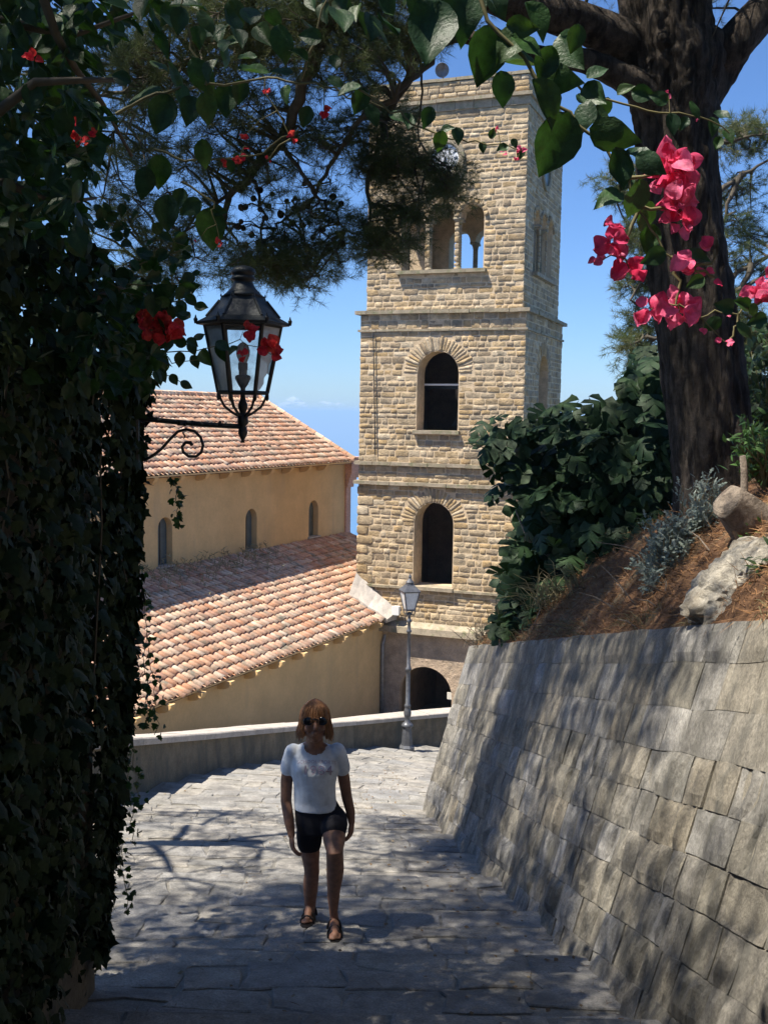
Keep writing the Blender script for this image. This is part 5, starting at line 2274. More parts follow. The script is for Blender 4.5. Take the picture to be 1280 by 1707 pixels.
for _ in range(34):
    y, v = random.uniform(5.8, 11), abs(random.gauss(.3, .4))
    p = bank_pt(y, v, .01)
    dr = Vector((random.gauss(0, 1), random.gauss(0, 1), random.uniform(0, .5))).normalized()
    l = random.uniform(.1, .45)
    mb.tube([p, p + dr * l * .5 + Z * .02, p + dr * l], [.006, .005, .002], 4, False)
tag(mb.obj('fallen_twigs', MT['log']), 'thin dead twigs lying on the pine litter of the bank', 'twigs', kind='stuff')

# dead leaves, needles and petals blown onto the path
Nn = 1300
ys_ = rng.uniform(4.6, 20, Nn)
P = []
for y in ys_:
    k_ = int(y / TREAD)
    hi = (wall_pt(min(y, 13.2), 1).x - xc(y)) if y < 13.2 else 1.5
    lo = max(parapet_x(y) + .3, -1.5 if y < 5.6 else -9) - xc(y)
    w = hi - abs(random.gauss(0, .5)) if random.random() < .55 else random.uniform(lo, hi)
    P.append(tuple(tread_pt(k_, y - k_ * TREAD, w, .012)))
P = np.array(P)
R = frames(unit(Nn) * [1, 1, .15], unit(Nn) * .4 + [0, 0, 1])
L = np.where(rng.uniform(0, 1, Nn) < .25, rng.uniform(.02, .045, Nn), rng.uniform(.04, .10, Nn))
Wd = np.where(L < .045, L * .7, .004)
quad = (np.array([(0, 0, 0), (.4, .5, .03), (1, 0, 0), (.4, -.5, .02)], float), [np.array([(0, 1, 2), (0, 2, 3)])])
tag(link('fallen_leaves', batch('fallen_leaves', quad, R, P, np.stack([L, Wd, L], 1), rng.uniform(0, 1, Nn)), MT['deadleaf']), 'dry leaves and needles blown onto the paving along the wall foot', 'litter', kind='stuff')

# ------------------------------------------------------------------ wrought iron wall lantern
LK = 5.4 / 1750
LC = at(405, 700, 5.4)
CX, CZ = Vector((1, 0, 0)), Vector((0, 0, 1))
wlamp = thing('wall_lantern', 'black wrought iron lantern on a scrolled bracket fixed to the ivy wall', 'lantern', LC)


def lp(dx, py, dy=0.0):
    """dx in photo pixels from the lantern axis, py a picture row."""
    return LC + CX * dx * LK + CZ * (700 - py) * LK + Vector((0, dy, 0))


def hexr(r, py, ph=0.0):
    return [LC + CZ * (700 - py) * LK + Vector((math.cos(math.pi / 3 * i + ph), math.sin(math.pi / 3 * i + ph), 0)) * r * LK for i in range(6)]


HP = math.radians(7)
top = hexr(62, 545, HP)
bot = hexr(40, 655, HP)
mb = MB()
for i in range(6):
    j = (i + 1) % 6
    mb.tube([bot[i], top[i]], .0115, 6)
    mb.tube([bot[i], bot[j]], .011, 6)
    mb.tube([top[i], top[j]], .013, 6)
    mb.tube([bot[i] + CZ * .012, bot[i] - CZ * .03, bot[i] - CZ * .042], [.008, .010, .003], 6)
mb.obj('frame', MT['iron'], wlamp)
for i in range(6):
    j = (i + 1) % 6
    ins = [bot[i].lerp(bot[j], .04), bot[i].lerp(bot[j], .96), top[i].lerp(top[j], .96), top[i].lerp(top[j], .04)]
    nrm_ = (ins[1] - ins[0]).cross(ins[3] - ins[0]).normalized()
    mid_dir = ((ins[0] + ins[1]) / 2 - (LC + CZ * (ins[0].z - LC.z))).normalized()
    mb = MB()
    if mid_dir.y < -.8 or mid_dir.y > .8:
        mb.prism(ins, nrm_ * .003)
        mb.obj('pane', MT['clearpane'], wlamp, fix=True)
    elif mid_dir.x < 0:
        mb.prism(ins, nrm_ * .003)
        mb.obj('pane', MT['dirty'], wlamp, fix=True)
    else:   # broken pane: a jagged piece is left
        a, b, c, d = ins
        if mid_dir.y < 0:
            e0 = [(0, 0), (.35, .06), (.55, .14), (.5, .22), (.72, .3), (.66, .40), (.86, .5), (.8, .62), (1, .72), (1, 1), (0, 1)]
        else:
            e0 = [(0, .25), (.3, .3), (.4, .45), (.7, .5), (1, .55), (1, 1), (0, 1)]
        poly = [a.lerp(b, u).lerp(d.lerp(c, u), v) for u, v in e0]
        mb.prism(poly, nrm_ * .003)
        o = mb.obj('broken_pane', MT['dirty'], wlamp, fix=True)
        tag(o, 'jagged broken pane')
mb = MB()
rings = [hexr(76, 545, HP), hexr(77, 541, HP), hexr(60, 532, HP), hexr(38, 505, HP), hexr(36, 499, HP), hexr(34, 497, HP)]
vs = [p for r in rings for p in r]
fs = [(i * 6 + k_, i * 6 + (k_ + 1) % 6, (i + 1) * 6 + (k_ + 1) % 6, (i + 1) * 6 + k_) for i in range(5) for k_ in range(6)]
fs.append(tuple(range(30, 36)))
mb.add(vs, fs)
mb.add([p for r in (hexr(76, 545, HP), hexr(60, 547, HP)) for p in r], [(k_, (k_ + 1) % 6, 6 + (k_ + 1) % 6, 6 + k_) for k_ in range(6)])
ro = mb.obj('lantern_roof', MT['iron'], wlamp)
mb = MB()
for i in range(6):
    mb.tube([rings[2][i], rings[3][i]], .008, 5)
    mb.tube([rings[1][i] - CZ * .008, rings[1][i] + CZ * .014, rings[1][i] + CZ * .022, rings[1][i] + CZ * .036], [.007, .012, .006, .002], 6)
    mb.tube([rings[4][i], rings[4][i] + CZ * .014], [.006, .003], 5)
tag(mb.obj('roof_ribs', MT['iron'], ro), kind='stuff')
mb = MB()
mb.lathe(LC, [(r * LK, (700 - py) * LK) for r, py in ((35, 499), (27, 492), (20, 484), (16, 476), (16, 473), (20, 471), (20, 467), (17, 465), (19, 463), (21, 459), (19, 454), (13, 450), (4, 448))], 18)
mb.obj('chimney', MT['iron'], wlamp, smooth=True)
mb = MB()
mb.lathe(LC, [(r * LK, (700 - py) * LK) for r, py in ((4, 738), (2, 734), (4, 731), (8, 722), (7, 714), (5, 710), (9, 706), (9, 696), (6, 692), (5, 688), (8, 680), (8, 674), (5, 668), (4, 660), (4, 648), (8, 642), (13, 632), (13, 628), (10, 626))], 12)
mb.obj('centre_post', MT['iron'], wlamp, smooth=True)
for i in range(6):
    a = bot[i]
    c = LC + CZ * (700 - 690) * LK
    dv = Vector((a.x - LC.x, a.y - LC.y, 0)).normalized()
    pts = [a - CZ * .002, a - CZ * .035 - dv * .012, a - CZ * .07 - dv * .03, c + dv * .05 + CZ * .004, c + dv * .02 - CZ * .012, c - CZ * .01]
    mb = MB()
    mb.tube(pts, .007, 6)
    mb.obj('basket_bar', MT['iron'], wlamp, smooth=True)
mb = MB()
mb.lathe(LC, [(r * LK, (700 - py) * LK) for r, py in ((7, 626), (7, 618), (8, 617), (8, 606))], 12)
sk = mb.obj('lamp_socket', MT['zinc'], wlamp)
mb = MB()
mb.lathe(LC, [(r * LK, (700 - py) * LK) for r, py in ((5, 612), (7, 604), (11, 594), (11.5, 586), (9, 578), (4, 573), (.5, 572))], 16)
mb.obj('bulb', MT['frost'], sk, smooth=True)
mb = MB()
arm = [lp(-175, 700, .05), lp(-130, 704, .03), lp(-60, 709), lp(-4, 711)]
mb.tube(arm, .0135, 8)
mb.tube([lp(-103, 703), lp(-103, 711)], [.018, .018], 8)
for px in (-98, -86, -40):
    mb.tube([lp(px, 707), lp(px + 4, 707.5)], .016, 8)
mb.obj('bracket_arm', MT['iron'], wlamp)
mb = MB()
sc = [(-165, 770), (-150, 762), (-135, 750), (-122, 735), (-108, 721), (-94, 717), (-80, 720), (-70, 730), (-66, 743), (-69, 755), (-78, 762), (-90, 762), (-99, 755), (-101, 746), (-95, 739), (-87, 739), (-84, 744)]
mb.tube([lp(a, b) for a, b in sc], [.008] * (len(sc) - 3) + [.009, .011, .009], 7)
mb.tube([lp(-100, 722), lp(-96, 728), lp(-98, 733)], [.004, .005, .002], 5)
mb.obj('scroll', MT['iron'], wlamp, smooth=True)
mb = MB()
mb.tube([lp(-180, 690, .05), lp(-180, 775, .05)], .014, 6)
mb.obj('wall_plate', MT['iron'], wlamp)


# ------------------------------------------------------------------ bougainvillea
def boug_template(bend, fold, wave):
    rows = [(0, .0), (.06, .22), (.2, .42), (.38, .50), (.56, .45), (.74, .30), (.88, .14), (1.0, .0)]
    V, Q, T_ = [], [], []
    for i, (t, w) in enumerate(rows):
        z = -bend * t * t
        wz = fold * w + wave * math.sin(t * 9) * .06
        wz2 = fold * w + wave * math.sin(t * 9 + 2) * .06
        vn = .018 * math.sin(t * 26) * (w > 0)
        V += [(t, -w * .72, z + wz), (t, -w * .36, z + wz * .55 + vn), (t, 0, z - .02 * (w > 0)), (t, w * .36, z + wz2 * .55 + vn), (t, w * .72, z + wz2)]
    for i in range(len(rows) - 1):
        for k_ in range(4):
            a = i * 5 + k_
            Q.append((a, a + 1, a + 6, a + 5))
    return np.array(V, float), [np.array(Q)]


BT = [boug_template(.15, .25, .3), boug_template(.35, .12, .8), boug_template(.1, .45, .2), boug_template(.5, -.15, .6), boug_template(-.15, .3, .9)]
BM_ = [mesh_np('bougainvillea_leaf', v, f, True) for v, f in BT]
for m in BM_:
    m.materials.append(MT['boug'])
def bract_template(cup, wave, seed):
    rows = [(0, .05), (.08, .26), (.22, .42), (.40, .50), (.58, .48), (.75, .37), (.90, .20), (1.0, .02)]
    V, Q = [], []
    for i, (t, w) in enumerate(rows):
        for k_ in range(7):
            u = (k_ - 3) / 3
            z = cup * (u * u * w * .8) - .25 * cup * t * t + wave * noise.noise(Vector((t * 3.2 + seed, u * 1.6, seed * 2))) * .22 + .012 * math.cos(u * 9 + t * 4)
            V.append((t, u * w * .92, z))
    for i in range(len(rows) - 1):
        for k_ in range(6):
            a = i * 7 + k_
            Q.append((a, a + 1, a + 8, a + 7))
    return np.array(V, float), [np.array(Q)]


BR = [bract_template(.6, 1.0, 1.3), bract_template(.9, .8, 4.1), bract_template(.3, 1.3, 7.7), bract_template(-.4, 1.0, 9.2)]
BRM, BRR = [], []
for v, f in BR:
    v = v.copy()
    for lst, mt in ((BRM, 'bract'), (BRR, 'bract_red')):
        m = mesh_np('bract', v, f, True)
        m.materials.append(MT[mt])
        lst.append(m)


def cam_frame(ang, tilt, roll_=0.0):
    """Leaf frame: tip points in the picture direction ang (deg, 0 right, 90 down), leaning tilt towards the camera."""
    a = math.radians(ang)
    t = math.radians(tilt)
    ax_ = Vector((math.cos(a) * math.cos(t), -math.sin(t), -math.sin(a) * math.cos(t)))
    nr_ = Vector((math.sin(math.radians(roll_)) * math.sin(a), -1, math.sin(math.radians(roll_)) * math.cos(a) + .35))
    return frames(np.array([tuple(ax_)]), np.array([tuple(nr_)]))[0]


def spray(label, stems, leaves, clusters, d, red=False, r_stem=.004, base=None):
    t = thing('bougainvillea_branch', label, 'bougainvillea', base if base else at(stems[0][0][0], stems[0][0][1], d))
    mb = MB()
    for st in stems:
        q = [at(s[0], s[1], d + (s[2] if len(s) > 2 else 0)) for s in st]
        fine = []
        for i in range(len(q) - 1):
            for j in range(3):
                fine.append(q[i].lerp(q[i + 1], j / 3) + Vector((random.gauss(0, .0015 * d), 0, random.gauss(0, .0015 * d))))
        fine.append(q[-1])
        mb.tube(fine, [r_stem * d * (1 - .6 * i / len(fine)) / 1.6 for i in range(len(fine))], 6, False)
    for cx_, cy_, r_, n_ in clusters:
        c_ = at(cx_, cy_, d)
        q_ = min((Vector(v) for v in mb.v[::6]), key=lambda v: (v - c_).length)
        if (q_ - c_).length > .01:
            mb.tube([q_, q_.lerp(c_, .5) + Vector((0, 0, .004 * d)), c_], [r_stem * d * .28, r_stem * d * .22, r_stem * d * .16], 5, False)
    mb.obj('stem', MT['stem'], t, smooth=True)
    for L in leaves:
        px, py, s, ang = L[:4]
        s = s * .84
        tilt = L[4] if len(L) > 4 else random.uniform(-35, 45)
        rl = L[5] if len(L) > 5 else random.uniform(-70, 70)
        sz = s * d / 1750
        a = math.radians(ang)
        dd = d + (L[6] if len(L) > 6 else random.uniform(-.05, .05) * d)
        p = at(px - math.cos(a) * s * .45, py - math.sin(a) * s * .45, dd)
        place('leaf', random.choice(BM_), t, p, cam_frame(ang, tilt, rl), sz)
    pool = BRR if red else BRM
    for px, py, r, n in clusters:
        for k_ in range(int(n * 1.25)):
            a = random.uniform(0, 2 * math.pi)
            q = random.random() ** .5 * r * .6
            cx, cy = px + q * math.cos(a), py + q * math.sin(a)
            ang = math.degrees(math.atan2(cy - py, cx - px)) + random.uniform(-60, 60)
            sz = r * random.uniform(.6, .92) * d / 1750
            p = at(cx - math.cos(math.radians(ang)) * r * .3, cy - math.sin(math.radians(ang)) * r * .3, d + random.uniform(-.5, .5) * r * d / 1750)
            place('bract', random.choice(pool), t, p, cam_frame(ang, random.uniform(-20, 60), random.uniform(-60, 60)), sz)
    return t


def along(st, n, s, jit=22):
    out = []
    for i in range(n):
        f = (i + .5) / n * (len(st) - 1)
        k_ = min(int(f), len(st) - 2)
        f -= k_
        x = st[k_][0] + (st[k_ + 1][0] - st[k_][0]) * f
        y = st[k_][1] + (st[k_ + 1][1] - st[k_][1]) * f
        out.append((x + random.uniform(-jit, jit), y + random.uniform(-jit, jit), s * random.uniform(.7, 1.2), random.choice([40, 75, 110, 150, 20, 200, 330]) + random.uniform(-25, 25)))
    return out


# A: the branch with big leaves and pink flowers on the right
stA = [[(790, -30), (815, 40), (870, 95), (915, 160), (960, 205), (1010, 250), (1042, 300), (1062, 350), (1090, 395), (1120, 430)],
       [(1042, 300), (1085, 290), (1125, 285)], [(1062, 350), (1100, 345), (1135, 350)], [(1062, 350), (1050, 390), (1035, 430)], [(1120, 430), (1160, 445), (1190, 430)], [(1120, 430), (1130, 470), (1125, 510)], [(1120, 430), (1160, 455), (1190, 462)]]
lvA = [(775, 10, 120, 95, 10, 0), (722, 50, 130, 100, 5, 0), (812, 85, 120, 100, -10, 20), (858, 118, 105, 165, 30, -50), (850, 75, 85, 130, 30, 0), (948, 88, 92, 65, 25, -60), (876, 70, 70, 20, 10, 30), (925, 140, 80, 30, 40, -60), (990, 160, 66, 45, 20, -40), (992, 122, 45, 330, 0, 20),
       (930, 232, 130, 110, -15, 20), (905, 165, 100, 60, -10, 30), (838, 142, 66, 80, -10, 10), (972, 190, 66, 120, 15, -20), (1002, 200, 70, 70, 20, 40), (1012, 232, 92, 30, 30, -70), (890, 30, 80, 60, 0, 30), (700, 10, 100, 80, 0, 20), (1030, 275, 80, 80, -10, 20), (1062, 262, 60, 20, 10, 40), (1078, 272, 60, 40, 30, -30), (1012, 330, 66, 160, 30, -20), (1066, 328, 80, 90, -20, 20),
       (1082, 360, 70, 80, -20, 20), (1092, 428, 50, 150, 20, 30), (1160, 428, 56, 10, 10, 30), (1042, 300, 50, 120, 0, 20), (865, 50, 60, 20, 30, -60), (1160, 470, 40, 150, 10, 20), (960, 60, 55, 100, -10, 20), (910, 100, 70, 110, -20, 20), (1085, 395, 60, 100, -20, 0)]
clA = [(1130, 278, 48, 11), (1092, 300, 36, 6), (1135, 340, 46, 10), (1128, 372, 34, 6), (1026, 402, 44, 5), (1048, 448, 38, 5), (1000, 435, 24, 3), (1152, 440, 36, 5), (1186, 418, 26, 3), (1192, 463, 22, 2), (1132, 520, 44, 7), (1120, 500, 38, 4), (1085, 515, 36, 4), (1207, 570, 18, 3), (1172, 548, 14, 2)]
spray('arching branch with big glossy leaves and deep pink flowers before the pine trunk', stA, lvA, clA, 1.62, False, .0035)
# B: thin reddish tipped twig towards the trunk
stB = [[(895, 105), (945, 140), (990, 165), (1060, 180), (1115, 190), (1165, 195), (1215, 222)]]
lvB = [(1070, 158, 50, 20, 20, -40), (1040, 152, 36, 330, 10, 20), (1098, 165, 40, 200, 20, 20), (1120, 205, 44, 80, 10, 10), (1160, 178, 38, 40, 10, 30), (1186, 210, 40, 80, 0, 20), (1200, 195, 36, 30, 20, 20), (1212, 228, 34, 60, 20, 0), (1196, 238, 30, 110, 0, 0), (1140, 205, 30, 120, 0, 0), (1010, 178, 44, 100, -10, 10), (970, 170, 40, 60, 20, 10)]
spray('slender nearly bare twig with small leaves crossing the upper part of the pine trunk', stB, lvB, [(1113, 158, 9, 2), (1160, 200, 8, 2)], 1.75, False, .0022)
# C: twig hanging across the clock
stC = [[(600, 150), (650, 185), (690, 205), (735, 228), (780, 236), (830, 240), (870, 250)]]
lvC = [(714, 192, 40, 110, 0, 10), (680, 205, 42, 100, 20, 20), (735, 232, 40, 100, -10, 10), (762, 226, 38, 80, 20, 20), (660, 195, 34, 30, 20, 10), (745, 218, 30, 340, 20, 20), (838, 248, 26, 150, 10, 0), (820, 224, 22, 290, 10, 0), (804, 245, 24, 80, 0, 0), (868, 255, 24, 110, 0, 0), (856, 238, 20, 60, 0, 0)]
spray('thin leafy twig dangling in front of the clock face', stC, lvC, [(826, 216, 8, 2), (840, 252, 10, 3), (868, 248, 12, 3), (862, 268, 9, 2)], 2.0, False, .0018)
# D: right edge twig
stD = [[(1300, 480), (1265, 505), (1230, 522), (1190, 520), (1160, 530)], [(1230, 522), (1225, 560), (1210, 575)]]
lvD = [(1235, 508, 40, 200, 20, 10), (1205, 512, 44, 190, 20, 20), (1262, 535, 44, 160, 10, 20), (1240, 545, 40, 30, 20, 20), (1270, 550, 44, 20, 10, 20), (1190, 540, 40, 140, 0, 20), (1258, 515, 30, 60, 0, 0)]
spray('short twig with pink flowers entering at the right picture edge', stD, lvD, [(1268, 486, 34, 7), (1283, 470, 26, 4), (1216, 522, 12, 2), (1280, 545, 14, 3)], 1.7, False, .0022)
# E: long stem across the upper left
stE = [[(190, 190), (240, 162), (300, 150), (345, 143), (440, 131), (500, 137), (560, 147), (640, 180)], [(500, 137), (520, 90), (530, 50), (545, 0)], [(345, 143), (330, 100), (310, 40), (300, -20)]]
lvE = [(243, 150, 70, 170, 20, -60), (355, 118, 52, 110, 20, -50), (425, 126, 66, 170, 25, -60), (475, 115, 40, 200, 20, -40), (270, 185, 80, 110, -10, 20), (302, 160, 50, 80, 20, -50), (318, 182, 60, 100, 10, 20), (205, 132, 40, 200, 0, 20), (476, 155, 36, 100, 20, -50), (510, 192, 44, 110, -10, 10), (585, 150, 50, 160, 20, -50), (560, 135, 40, 20, 10, 20), (345, 175, 60, 80, -10, 20), (520, 62, 46, 190, 0, 20), (538, 22, 46, 90, 30, -50),
       (595, 25, 44, 100, 30, -50), (520, 5, 40, 80, 30, -50), (375, 165, 66, 90, -10, 10), (400, 150, 50, 100, -10, 20), (600, 165, 50, 110, -10, 20), (240, 15, 60, 100, 30, -40), (235, -5, 60, 60, 30, -40), (300, 30, 50, 100, 0, 10), (330, 60, 46, 80, 0, 10), (500, 95, 40, 210, 20, -40), (415, 100, 40, 160, 20, -40), (620, 190, 46, 60, 0, 20), (558, 105, 36, 80, 10, 10)]
spray('long pale stem with wide leaves stretching across the sky at upper left', stE, lvE, [(440, 153, 12, 3), (540, 184, 14, 4), (485, 231, 16, 3), (405, 230, 11, 3), (447, 266, 8, 2)], 2.1, True, .0026)
# F: twig with orange dry leaves in the middle
stF = [[(260, 250), (310, 268), (370, 266), (405, 262), (450, 245), (500, 215)], [(300, 300), (360, 340), (355, 360)]]
lvF = [(265, 282, 66, 100, -10, 10), (278, 350, 70, 95, -10, 0), (350, 378, 88, 92, -10, 0), (320, 345, 50, 150, 10, 20), (365, 352, 34, 20, 30, -40), (340, 250, 50, 80, 0, 10), (300, 330, 46, 110, 0, 10), (385, 275, 24, 90, 0, 0), (240, 300, 60, 110, 0, 10), (395, 262, 20, 60, 0, 0)]
spray('drooping twig with one large dark heart shaped leaf above the lantern', stF, lvF, [(400, 270, 16, 4), (380, 268, 14, 3), (367, 403, 12, 3), (330, 402, 7, 1), (412, 245, 8, 2)], 2.4, True, .002)
# G: twig in front of the lantern
stG = [[(225, 560), (265, 585), (300, 592), (345, 580), (400, 574), (440, 580), (455, 590)], [(265, 585), (290, 605), (330, 600)], [(240, 560), (270, 620), (305, 640)]]
lvG = [(345, 595, 40, 60, 20, -40), (365, 585, 36, 80, 20, -40), (372, 575, 34, 20, 20, 20), (300, 570, 34, 200, 0, 20), (320, 580, 30, 60, 0, 20), (300, 598, 32, 90, 0, 20), (325, 602, 30, 60, 0, 20), (320, 570, 26, 30, 0, 10), (390, 585, 26, 120, 20, -30), (330, 560, 24, 320, 0, 10), (285, 560, 30, 60, 0, 0), (310, 640, 26, 20, 0, 0), (290, 632, 26, 60, 0, 0), (275, 612, 30, 100, 0, 0)]
spray('red flowering twig hanging right in front of the lantern glass', stG, lvG, [(411, 552, 22, 6), (450, 582, 26, 9), (405, 591, 14, 4)], 4.9, True, .0012)
# H: flower cluster on the wall left of the lantern
stH = [[(180, 470), (230, 500), (270, 530)], [(230, 500), (290, 500), (330, 510)], [(200, 470), (260, 480), (310, 490)]]
lvH = along(stH[1], 12, 38) + along(stH[2], 10, 36) + [(255, 505, 46, 90, 0, 10), (300, 520, 34, 70, 0, 0), (335, 512, 30, 10, 0, 0), (318, 500, 30, 40, 0, 0), (235, 580, 30, 90, 0, 0)]
spray('branch bearing one dense red flower cluster left of the lantern', stH, lvH, [(262, 530, 30, 10), (285, 548, 30, 10), (255, 552, 26, 7), (242, 522, 16, 4)], 3.7, True, .0012)
# I: lit young leaves behind
stI = [[(170, 340), (210, 380), (260, 400), (310, 410)], [(180, 330), (190, 360), (220, 390)], [(230, 445), (270, 430), (330, 402)], [(215, 455), (260, 470), (320, 470)]]
lvI = along(stI[0], 12, 32) + along(stI[1], 10, 28) + along(stI[2], 12, 34) + along(stI[3], 12, 30)
spray('fan of light green young leaves against the sky left of the pine cones', stI, lvI, [(368, 402, 8, 2)], 4.0, True, .0012)

# the main bush in the upper left corner
boug = thing('bougainvillea_bush', 'dense dark bougainvillea bush growing over the ivy wall at upper left', 'bougainvillea', (-1.6, 4.0, .6))
Ps, Ds, Sz = [], [], []
poly = [(-60, -60), (215, -60), (190, 60), (140, 110), (175, 200), (150, 290), (120, 330), (160, 400), (195, 460), (255, 500), (285, 560), (250, 650), (-60, 650)]
sparse = [(200, -60), (840, -60), (820, 30), (700, 40), (500, 40), (330, 90), (250, 150)]
while len(Ps) < 2300:
    x, y = random.uniform(-60, 330), random.uniform(-60, 660)
    if inside(poly, x, y):
        d = random.uniform(2.6, 4.6) if y < 380 else random.uniform(3.6, 5.2)
        Ps.append(tuple(at(x, y, d)))
        Sz.append(random.uniform(.05, .085))
        Ds.append(d)
while len(Ps) < 2365:
    x, y = random.uniform(150, 850), random.uniform(-60, 120)
    if inside(sparse, x, y) and random.random() < .6:
        d = random.uniform(2.0, 3.0)
        Ps.append(tuple(at(x, y, d)))
        Sz.append(random.uniform(.05, .08))
        Ds.append(d)
vis_n = len(Ps)
# the part of the bush above and to the left of the picture, added unseen to throw the deep shade
for _ in range(5200):
    x, y, z = random.uniform(-3.6, -1.3), random.uniform(.2, 6.6), random.uniform(.2, 2.3)
    r = ray(0, 0)
    if x / max(y, .1) > -.37 and z / max(y, .1) < .40:
        continue
    Ps.append((x, y, z))
    Sz.append(random.uniform(.07, .11))
    Ds.append(99)
for _ in range(900):      # unseen overhang above the picture, added for shade
    x, y, z = random.uniform(-1.6, 1.0), random.uniform(1.6, 4.2), random.uniform(0, 1)
    z = y * .47 + random.uniform(.05, .9)
    if random.random() < max(0, (x + .2) * .9) or (-1.4 < x < .3 and 3.2 < y < 5.2):
        continue
    Ps.append((x, y, z))
    Sz.append(random.uniform(.07, .10))
    Ds.append(99)
Ps, Ds, Sz = np.array(Ps), np.array(Ds), np.array(Sz)
N = len(Ps)
axd = np.array([.25, -.15, -.55])[None] + rng.normal(0, .6, (N, 3))
nrm = np.array([.1, -.45, .8])[None] + rng.normal(0, .5, (N, 3))
R = frames(axd, nrm)
order = np.argsort(Ds - Sz * 8)[:300]
msk = np.ones(N, bool)
msk[order] = False
for i in order:
    place('leaf', random.choice(BM_), boug, Ps[i], R[i], Sz[i])
tag(link('foliage', batch('foliage', BT[0], R[msk], Ps[msk], Sz[msk], rng.uniform(0, 1, msk.sum()), True), MT['boug'], boug), kind='stuff')
for px, py, r, n, d in ((55, 97, 14, 5, 2.5), (120, 205, 12, 4, 2.8), (135, 230, 15, 5, 2.8), (160, 222, 11, 3, 2.8), (146, 248, 9, 3, 2.8), (238, 540, 14, 4, 4.4)):
    for k_ in range(n):
        ang = random.uniform(0, 360)
        p = at(px + random.uniform(-.4, .4) * r, py + random.uniform(-.4, .4) * r, d + random.uniform(-.02, .02))
        place('bract', random.choice(BRR), boug, p, cam_frame(ang, random.uniform(-10, 50), random.uniform(-50, 50)), r * 1.0 * d / 1750)
mb = MB()
for pts in ([(60, -40, 2.6), (95, 60, 2.7), (130, 120, 2.8), (170, 170, 3), (220, 260, 3.2)], [(-20, 200, 2.6), (60, 137, 2.6), (130, 134, 2.6), (200, 133, 2.7)], [(0, 300, 3), (90, 340, 3.2), (160, 330, 3.4)], [(-20, 30, 2.8), (120, 60, 3), (230, 20, 3)], [(150, 500, 4), (200, 480, 4.2), (280, 510, 4.4)]):
    q = [at(*p) for p in pts]
    mb.tube(q, [.014 - .009 * i / (len(q) - 1) for i in range(len(q))], 6)
mb.tube([(-2.0, 3.6, -3), (-1.9, 3.7, -.5), (-1.8, 3.6, .6), (-1.7, 3.2, 1.2)], [.05, .045, .035, .02], 8)
mb.tube([(-1.8, 3.6, .6), (-2.3, 4.8, 1.2), (-2.2, 5.8, 1.6)], [.035, .025, .01], 8)
tag(mb.obj('stems', MT['twig'], boug, smooth=True), kind='stuff')

# ------------------------------------------------------------------ the hazy sea air
HZ = MB()
HZ.abox(-95000, 95000, -95000, 95000, -281, 22)
hz_m = bpy.data.materials.new('haze_air')
hz_m.use_nodes = True
hz_m.node_tree.nodes.clear()
_o = hz_m.node_tree.nodes.new('ShaderNodeOutputMaterial')
_v = hz_m.node_tree.nodes.new('ShaderNodeVolumePrincipled')
_v.inputs['Color'].default_value = (.42, .66, 1.0, 1)
_v.inputs['Density'].default_value = 0.00028
hz_m.node_tree.links.new(_v.outputs[0], _o.inputs['Volume'])
tag(HZ.obj('haze', hz_m, fix=True), 'pale blue summer haze over the sea', 'haze', kind='stuff')

# ------------------------------------------------------------------ small clouds over the sea
CLD = 22000


def cloud(label, puffs):
    bm = bmesh.new()
    for px, py, r in puffs:
        ret = bmesh.ops.create_icosphere(bm, subdivisions=4, radius=1)
        c = at(px, py, CLD)
        for v in ret['verts']:
            p = v.co.copy()
            f = noise.fractal(p * 1.5 + Vector((px * .37, py * .21, 0)), 1.0, 2.0, 5)
            q = p * (1 + .35 * f) * r * CLD / 1750
            v.co = c + Vector((q.x * 1.5, q.y, q.z * (.9 if q.z > 0 else .35)))
    me = bpy.data.meshes.new('cloud')
    bm.to_mesh(me)
    bm.free()
    me.polygons.foreach_set('use_smooth', np.ones(len(me.polygons), dtype=bool))
    tag(link('cloud', me, MT['cloud']), label, 'cloud')


cloud('small white cloud low over the sea nearest the lantern', [(478, 676, 8), (490, 670, 9), (500, 674, 7), (468, 679, 6), (508, 679, 5)])
cloud('faint thin cloud low over the sea beside the tower', [(548, 674, 5), (565, 675, 4), (540, 672, 4)])

# ------------------------------------------------------------------ the walking person
def ground_hit(px, py):
    """Distance at which this picture ray meets the treads."""
    for d in np.arange(5.0, 12.0, .01):
        p = at(px, py, d)
        k_ = int(d / TREAD)
        s = d - k_ * TREAD
        if p.z <= tread_pt(k_, s, p.x - xc(d)).z:
            return d
    return 7.3


PD = ground_hit(538, 1549)
PK = PD / 1750.0


def pj(px, py, dy=0.0):
    return at(px, py, PD + dy)


person = thing('person', 'woman walking up the path in white t-shirt, dark shorts, sunglasses and sandals', 'person', pj(538, 1549))


def seg(mb, pts, radii, n=14, sx=1.0):
    """Chain of tapering capsules as one tube with rounded ends."""
    pts = [Vector(p) for p in pts]
    P_, R_ = [], []
    d0 = (pts[0] - pts[1]).normalized()
    for a in (.98, .8, .45):
        P_.append(pts[0] + d0 * radii[0] * a)
        R_.append(radii[0] * math.sqrt(1 - a * a))
    for i in range(len(pts) - 1):
        for j in range(4):
            f = j / 4
            P_.append(pts[i].lerp(pts[i + 1], f))
            R_.append(radii[i] + (radii[i + 1] - radii[i]) * (f * f * (3 - 2 * f)))
    P_.append(pts[-1])
    R_.append(radii[-1])
    d1 = (pts[-1] - pts[-2]).normalized()
    for a in (.45, .8, .98):
        P_.append(pts[-1] + d1 * radii[-1] * a)
        R_.append(radii[-1] * math.sqrt(1 - a * a))
    mb.tube(P_, R_, n, True, sx)


